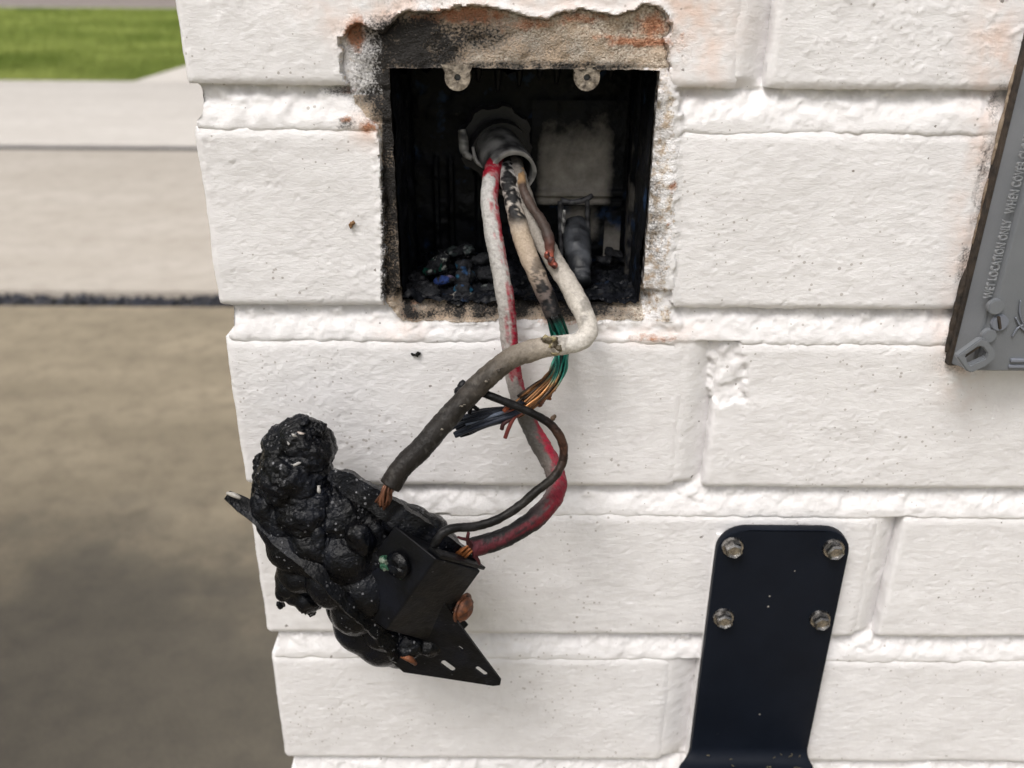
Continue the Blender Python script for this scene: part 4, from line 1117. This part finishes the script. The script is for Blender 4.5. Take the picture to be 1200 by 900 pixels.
keep(rec, mesh_obj('ash_flake', V, Fs, M_CABLE, rec, True, {'col': np.tile([[.40, .38, .35]], (len(V), 1))}))
# lower end of the strap: flat plate with three slots
O3 = at(473, 786, -.046); U3 = at(586, 803, -.050) - O3; V3 = at(505, 738, -.052) - O3
lu = np.linalg.norm(U3); uh = U3 / lu; vh = V3 - uh * uh.dot(V3); vh /= np.linalg.norm(vh); nh = np.cross(uh, vh)
def loc(px, py):          # measured place -> in-plane coordinates
    d = FW * FPX + RT * (px - 600) - UP * (py - 450)
    t = nh.dot(O3 - CAM) / nh.dot(d); p = CAM + d * t - O3
    return (float(p.dot(uh)), float(p.dot(vh)))
outl = [loc(*p) for p in ((452, 770), (473, 788), (520, 795), (578, 804), (586, 803), (587, 798), (563, 766), (541, 736), (520, 706), (470, 720))]
def slot(cx, cy, a, L, w):
    pts = []
    for i in range(16):
        q = 2 * math.pi * i / 16
        x = math.cos(q) * w + (L if math.cos(q) > 0 else -L); y = math.sin(q) * w
        pts.append(loc(cx + x * math.cos(a) - y * math.sin(a), cy + x * math.sin(a) + y * math.cos(a)))
    return pts
pb = plate_bm(outl, [slot(525, 781, .62, 6, 3.6), slot(564, 787, .62, 5, 3.0), slot(482, 776, .5, 3, 3.2), slot(540, 760, .62, 2.5, 1.5)], .0011)
mat3 = Matrix(((uh[0], -nh[0], vh[0], O3[0]), (uh[1], -nh[1], vh[1], O3[1]), (uh[2], -nh[2], vh[2], O3[2]), (0, 0, 0, 1)))
pb.transform(mat3); bmesh.ops.recalc_face_normals(pb, faces=pb.faces[:])
keep(rec, bm_obj('strap_end', pb, M_STRAP, rec, True, 30))
V, Fs, s, A, mm = tube(P3((470, 769, -55), (480, 772, -56), (487, 778, -55)), [.0007, .0014, .0008], seg=8)
keep(rec, mesh_obj('rust_flake', V, Fs, M_RUST, rec))
# terminal block: crisp moulded housing
P1, P2 = at(511, 655, -.066), at(452, 738, -.062)
Q1, Q2 = at(564, 669, -.054), at(503, 752, -.050)
R1, R2 = at(462, 616, -.054), at(402, 700, -.050)
S1, S2 = P1 + ((Q1 - P1) + (R1 - P1)) * .98, P2 + ((Q2 - P2) + (R2 - P2)) * .98
b = hexa_bm([P1, Q1, S1, R1, P2, Q2, S2, R2], .0009, 3)
keep(rec, bm_obj('terminal_block', b, M_BLOCK, rec, True, 30))
# top cap of the block with the rim the wires enter
d_ = (P1 - P2) / np.linalg.norm(P1 - P2)
Wd = lambda a, b, c: P1 + (Q1 - P1) * a + (R1 - P1) * b + d_ * c
cap = hexa_bm([Wd(.08, .02, .0003), Wd(1.07, .02, .0003), Wd(1.07, .30, .0003), Wd(.08, .30, .0003), Wd(.08, .02, .0022), Wd(1.07, .02, .0022), Wd(1.07, .30, .0022), Wd(.08, .30, .0022)], .0004, 2)
keep(rec, bm_obj('block_lip', cap, M_BLOCK, rec, True, 30))
V, Fs = lump([E_(485, 612, -44, 20, 8), E_(505, 622, -46, 18, 8), E_(525, 640, -46, 15, 7), E_(540, 652, -47, 10, 6), E_(465, 606, -44, 18, 8)], .0006, lambda P, N: .0007 * nz(P, 120, 223), 25)
keep(rec, mesh_obj('slumped_cap', V, Fs, M_CHAR, rec))
V, Fs = lump([E_(455, 742, -48, 14, 7), E_(480, 752, -48, 18, 8), E_(505, 752, -46, 16, 7), E_(520, 742, -44, 14, 7)], .0006, lambda P, N: .0008 * nz(P, 200, 224), 15)
keep(rec, mesh_obj('melted_skirt', V, Fs, M_CHAR, rec))
st = hexa_bm(P3((518, 722, -50), (536, 716, -46), (549, 732, -46), (534, 748, -50)) + P3((518, 722, -44), (536, 716, -41), (549, 732, -41), (534, 748, -44)), .0004, 2)
keep(rec, bm_obj('block_foot', st, M_BLOCK, rec, True, 30))
def screw(name, c, direction, r, h, mat, slot_w=.0, flange=0):
    q = Vector(direction).to_track_quat('Z', 'Y').to_matrix().to_4x4()
    bm = bmesh.new(); prof = [(0, h), (r * .55, h), (r * .9, h * .82), (r, h * .55), (r, 0), (r * .55, 0), (r * .55, -h * 2.0), (0, -h * 2.0)]
    if flange: prof = [(0, h), (r * .5, h * .97), (r * .85, h * .75), (r, h * .45), (r, .2 * h), (r * flange, .2 * h), (r * flange, 0), (r * .6, 0), (r * .6, -h * 2), (0, -h * 2)]
    N = 24; rows = []
    for (a, z) in prof:
        rows.append([bm.verts.new((a * math.cos(2 * math.pi * i / N), a * math.sin(2 * math.pi * i / N), z - (slot_w * .6 if z > h * .6 and abs(math.sin(2 * math.pi * i / N) * a) < slot_w * .5 else 0))) for i in range(N)] if a > 0 else [bm.verts.new((0, 0, z - (slot_w * .6 if z > 0 else 0)))] * N)
    for u_, v_ in zip(rows[:-1], rows[1:]):
        for i in range(N):
            f = []
            for q_ in (u_[i], v_[i], v_[(i + 1) % N], u_[(i + 1) % N]):
                if q_ not in f: f.append(q_)
            if len(f) > 2: bm.faces.new(f)
    bmesh.ops.recalc_face_normals(bm, faces=bm.faces[:])
    bm.transform(Matrix.Translation(Vector(c)) @ q)
    o = bm_obj(name, bm, mat, rec, True, 35); keep(rec, o); return o
n_left = np.cross(R1 - P1, P2 - P1); n_left /= np.linalg.norm(n_left)
if n_left[1] > 0: n_left = -n_left
n_right = np.cross(Q1 - P1, P2 - P1); n_right /= np.linalg.norm(n_right)
if n_right[1] > 0: n_right = -n_right
screw('terminal_screw', at(468, 661, -.060), n_left * .7 + np.array([-.35, -.5, .1]), .0052, .0034, M_BLUED if 'M_BLUED' in globals() else M_CHARS, .0012, 1.0)
ws = screw('screw_washer', at(476, 664, -.0585), np.array([.75, -.55, -.1]), .0052, .0012, M_IRID)
screw('rusty_screw', at(541, 712, -.0495), np.array([.80, -.45, -.05]), .0050, .0042, M_RUST, .0014, 1.25)
V, Fs = lump([E_(452, 662, -59, 6, 2.5), E_(449, 656, -59, 4, 2)], .0003, lambda P, N: .0005 * nz(P, 700, 3))
keep(rec, mesh_obj('corroded_clamp', V, Fs, M_LUMP, rec, True, {'col': np.where((nz(V, 500, 9) > 0)[:, None], [[.03, .10, .06]], [[.16, .20, .16]])}))

# ------------------------------------------------------------------ bracket plate
br = empty('wall_bracket', (.123, 0, .790), 'dark navy steel bracket plate bolted to the wall with rounded top', 'bracket')
BX0, BX1, BZ1, BZB = .0920, .1510, .9265, .7945
YF = -.0062; TH = .0045
zb = [z for z in np.r_[np.linspace(BZ1 - .013, BZB, 12)]]
prof = [(YF, z) for z in zb]                       # front line, then the bend towards the viewer
rb_ = .007
for i in range(1, 9):
    a = R(90 * i / 8); prof.append((YF - rb_ + rb_ * math.cos(a), BZB - rb_ * math.sin(a)))
prof += [(YF - rb_ - q, BZB - rb_) for q in (.01, .03, .06)]
bm = bmesh.new()
rc = .012
top = []
NX = 14
fr = []
xs_ = np.linspace(BX0, BX1, NX)
rows = []
for i in range(9):                                  # rounded crown
    a = R(90 - 90 * i / 8)
    z = BZ1 - rc + rc * math.sin(a); ins = rc - rc * math.cos(a)
    rows.append([(x, YF, z) for x in np.linspace(BX0 + ins, BX1 - ins, NX)])
for (y, z) in prof[1:]:
    wid = .0065 * sm(0, .006, (YF - y)) if y < YF - .0005 else 0
    rows.append([(x, y, z) for x in np.linspace(BX0 - wid, BX1 + wid * .3, NX)])
vr = [[bm.verts.new(p) for p in r_] for r_ in rows]
fc = []
for a_, b_ in zip(vr[:-1], vr[1:]):
    for i in range(NX - 1): fc.append(bm.faces.new((a_[i], b_[i], b_[i + 1], a_[i + 1])))
bm.normal_update()
geo = bmesh.ops.solidify(bm, geom=bm.faces[:], thickness=TH)
ys = [v.co.y for v in bm.verts]
bmesh.ops.recalc_face_normals(bm, faces=bm.faces[:])
be = [e for e in bm.edges if len(e.link_faces) == 2 and e.calc_face_angle(0) > R(60)]
bmesh.ops.bevel(bm, geom=be, offset=.0006, segments=2, affect='EDGES', profile=.5)
keep(br, bm_obj('plate', bm, M_NAVY, br, True, 30))
bmin, bmax = min(ys), max(ys)
yface = YF
keep(br, bm_obj('backing_pad', box_bm(BX0 + .0002, BX1 - .004, YF + TH + .0002, .0008, BZB + .01, BZ1 - .006, .0008), M_WALL, br))
def bolt(x, z, rot):
    b = bmesh.new(); y0 = yface - .0001
    bmesh.ops.create_cone(b, cap_ends=True, segments=32, radius1=.0050, radius2=.0046, depth=.0013, matrix=Matrix.Translation((x, y0 - .0005, z)) @ Matrix.Rotation(R(90), 4, 'X'))
    w_ = bm_obj('hex_bolt', b, M_BOLT, br, True, 30); keep(br, w_)
    h_ = bmesh.new()
    bmesh.ops.create_cone(h_, cap_ends=True, segments=6, radius1=.0041, radius2=.0039, depth=.0030, matrix=Matrix.Translation((x, y0 - .0025, z)) @ Matrix.Rotation(R(90), 4, 'X') @ Matrix.Rotation(rot, 4, 'Z'))
    top_ = min(h_.faces, key=lambda f: f.calc_center_median().y)
    r_ = bmesh.ops.inset_region(h_, faces=[top_], thickness=.0007, depth=.0004)
    r_ = bmesh.ops.inset_region(h_, faces=[top_], thickness=.0007, depth=-.0006)
    bmesh.ops.bevel(h_, geom=h_.edges[:], offset=.00025, segments=2, affect='EDGES')
    bm_obj('bolt_head', h_, M_BOLT, w_, True, 25)
for (px, py, ro) in ((860, 645, .2), (979, 647, .45), (849, 728, .1), (963, 730, .3)):
    p = at(px, py, YF - .003); bolt(p[0], p[2], ro)

# ------------------------------------------------------------------ weatherproof cover at the right edge
cv = empty('outlet_cover', (.1765, 0, 1.0), 'grey plastic outdoor outlet cover with raised lettering and a latch loop', 'outlet cover')
CX0, CX1, CZ0, CZ1 = .1775, .2560, 1.0055, 1.1355
keep(cv, bm_obj('gasket', box_bm(CX0 - .0010, CX1, -.0034, .0012, CZ0 - .0004, CZ1 + .0006, .0006), M_GASK, cv))
# smears of old sealant beside the gasket
for (za, zb_, w_) in ((1.010, 1.046, .0012), (1.085, 1.120, .0006), (1.055, 1.080, .0005)):
    V, Fs, s, A, mm = tube([(CX0 - .0012, -.0002, z) for z in np.linspace(za, zb_, 8)], [w_ * .5] + [w_] * 6 + [w_ * .4], seg=10, disp=lambda P, s, a: .0003 * nz(P, 300, 12))
    keep(cv, mesh_obj('sealant_smear', V, Fs, M_GASK if za < 1.02 else M_CAULK, cv))
def frus(name, x0, x1, z0, z1, ya, yb, inset, mat, bev=.0008):
    p = [(x0, ya, z0), (x1, ya, z0), (x1, ya, z1), (x0, ya, z1), (x0 + inset, yb, z0 + inset * .4), (x1 - inset, yb, z0 + inset * .4), (x1 - inset, yb, z1 - inset * .4), (x0 + inset, yb, z1 - inset * .4)]
    o = bm_obj(name, hexa_bm(p, bev, 3), mat, cv, True, 30); keep(cv, o); return o
frus('base_frame', CX0, CX1, CZ0 + .0004, CZ1, -.0031, -.0128, .0034, M_GREY)
YL = -.0150
frus('rim_frame', CX0 + .0042, CX1 - .0042, CZ0 + .0026, CZ1 - .0026, -.0125, YL, .0010, M_GREY, .0006)
lid = frus('lid', .1990, CX1 - .006, 1.0160, CZ1 - .006, -.0140, YL - .0006, .0004, M_GREY2, .0005)
keep(cv, bm_obj('lid_groove', box_bm(.1981, .1989, YL - .0002, -.0135, 1.020, CZ1 - .006), M_GASK, cv, False))
for i, zz in enumerate((1.0125, 1.0098)):
    keep(cv, bm_obj('bottom_ridge', box_bm(.1935, CX1 - .006, YL - .0013 + .0005 * i, YL + .001, zz, zz + .0013, .0004), M_GREY2, cv))
# hinge knuckles
def disc(px, py, r, y0, h, name='hinge_knuckle', mat=None):
    p = at(px, py, y0); b = bmesh.new()
    bmesh.ops.create_cone(b, cap_ends=True, segments=28, radius1=r, radius2=r, depth=h, matrix=Matrix.Translation((p[0], y0, p[2])) @ Matrix.Rotation(R(90), 4, 'X'))
    bmesh.ops.bevel(b, geom=[e for e in b.edges if e.calc_face_angle(0) > 1], offset=.0003, segments=2, affect='EDGES')
    o = bm_obj(name, b, mat or M_GREY, cv, True, 30); keep(cv, o); return o, p
disc(1166, 359, .0030, YL - .0008, .0026); disc(1171, 378, .0032, YL - .0004, .0020, mat=M_GREY2); disc(1158, 393, .0028, YL - .0004, .0024)
pn = at(1171, 378, YL - .0016)
b = box_bm(-.0005, .0005, -.0006, .0006, -.0026, .0026, .0002); b.transform(Matrix.Translation(pn) @ Matrix.Rotation(R(-20), 4, 'Y'))
keep(cv, bm_obj('hinge_slot', b, M_GASK, cv))
# latch loop: five-sided ring
def loopring(outer, inner, Y, th, mat, name):
    def pl(p):
        q = at(p[0], p[1], Y); return (q[0], q[2])
    b = plate_bm([pl(p) for p in outer], [[pl(p) for p in inner]], th)
    for v_ in b.verts: v_.co.y += Y
    bmesh.ops.bevel(b, geom=[e for e in b.edges if len(e.link_faces) == 2 and e.calc_face_angle(0) > .8], offset=.0004, segments=2, affect='EDGES')
    o = bm_obj(name, b, mat, cv, True, 30); keep(cv, o); return o
loopring([(1121, 418), (1150, 397), (1158, 400), (1167, 413), (1166, 421), (1155, 430), (1139, 437), (1133, 435)],
         [(1131, 417), (1147, 406), (1152, 407), (1157, 414), (1155, 420), (1138, 428), (1135, 427)], -.0205, .0030, M_GREY, 'latch_loop')
keep(cv, bm_obj('latch_stub', hexa_bm(P3((1126, 414, -20), (1146, 401, -20), (1150, 406, -20), (1130, 420, -20)) + P3((1126, 414, -12), (1146, 401, -12), (1150, 406, -12), (1130, 420, -12)), .0003, 2), M_GASK, cv))
# scuff lines of dried glue on the lid
for q in ([(1186, 395), (1192, 385), (1200, 380)], [(1190, 372), (1197, 384), (1207, 392)], [(1196, 352), (1195, 366), (1199, 380)]):
    V, Fs, s, A, mm = tube([at(x, y, YL - .0007) for x, y in q], [.0003, .0004, .0003], seg=6); keep(cv, mesh_obj('glue_streak', V, Fs, M_GREY2, cv))
# lettering
tc = bpy.data.curves.new('lettering', 'FONT'); tc.body = 'WET LOCATION ONLY   WHEN COVER CLOSED'
tc.size = .0043; tc.extrude = .0005; tc.bevel_depth = .00006; tc.align_x = 'LEFT'; tc.space_character = 1.0
to = bpy.data.objects.new('tmp_text', tc); S.collection.objects.link(to)
dg = bpy.context.evaluated_depsgraph_get(); me = bpy.data.meshes.new_from_object(to.evaluated_get(dg))
bpy.data.objects.remove(to)
pa = at(1161, 349, YL); pz = at(1197, 150, YL)
me.materials.clear(); me.materials.append(simple('lettering_grey', (.21, .22, .235), .4))
wx = max(v_.co.x for v_ in me.vertices)
zlen = pz[2] - pa[2]
sc_ = zlen / wx
me.transform(Matrix.Translation((pa[0] + .0002, YL, pa[2])) @ Matrix(((0, -1, 0, 0), (0, 0, -1, 0), (1, 0, 0, 0), (0, 0, 0, 1))) @ Matrix.Diagonal((sc_, 1, 1, 1)))
lo = bpy.data.objects.new('lettering', me); link(lo, cv); keep(cv, lo)

# ------------------------------------------------------------------ small loose bits
def chip(px, py, label, rx, rz, colr, Y=-.0006):
    V, Fs = lump([(at(px, py, Y), (rx, .0007, rz)), (at(px + 3, py - 2, Y), (rx * .7, .0006, rz * .8))], .0002, lambda P, N: .0004 * nz(P, 900, int(px)))
    tag(mesh_obj('soot_chip', V, Fs, M_CABLED, None, True, {'col': np.tile([colr], (len(V), 1))}), label, 'chip')
chip(487, 416, 'small black soot chip stuck on the brick below the box', .0017, .0008, (.01, .01, .01))
chip(411, 264, 'tiny brown chip on the brick left of the box', .0008, .0011, (.20, .11, .05))
bits = []
rr = np.random.default_rng(5)
for i in range(70):
    x = rr.uniform(.100, .148); y = YF - rr.uniform(.003, .045); a = rr.uniform(0, 6.28); L = rr.uniform(.0003, .0012) if i % 9 else rr.uniform(.002, .004)
    z = BZB - rb_ + .0006 + (0.004 if y > YF - .006 else 0) + rr.uniform(0, .0012)
    p = np.array([x, y, z]); d = np.array([math.cos(a), math.sin(a) * .6, rr.uniform(-.05, .25)]) * L
    v, f, *_r = tube([p - d, p + (rr.normal(0, .0008), rr.normal(0, .0008), .0004), p + d], rr.uniform(.0001, .0003), seg=5, step=.0008); bits.append((v, f))
V, Fs = merge(bits)
tag(mesh_obj('dry_grass_bits', V, Fs, M_DRY), 'dry grass clippings lying in the bend of the bracket', 'clippings', kind='stuff')
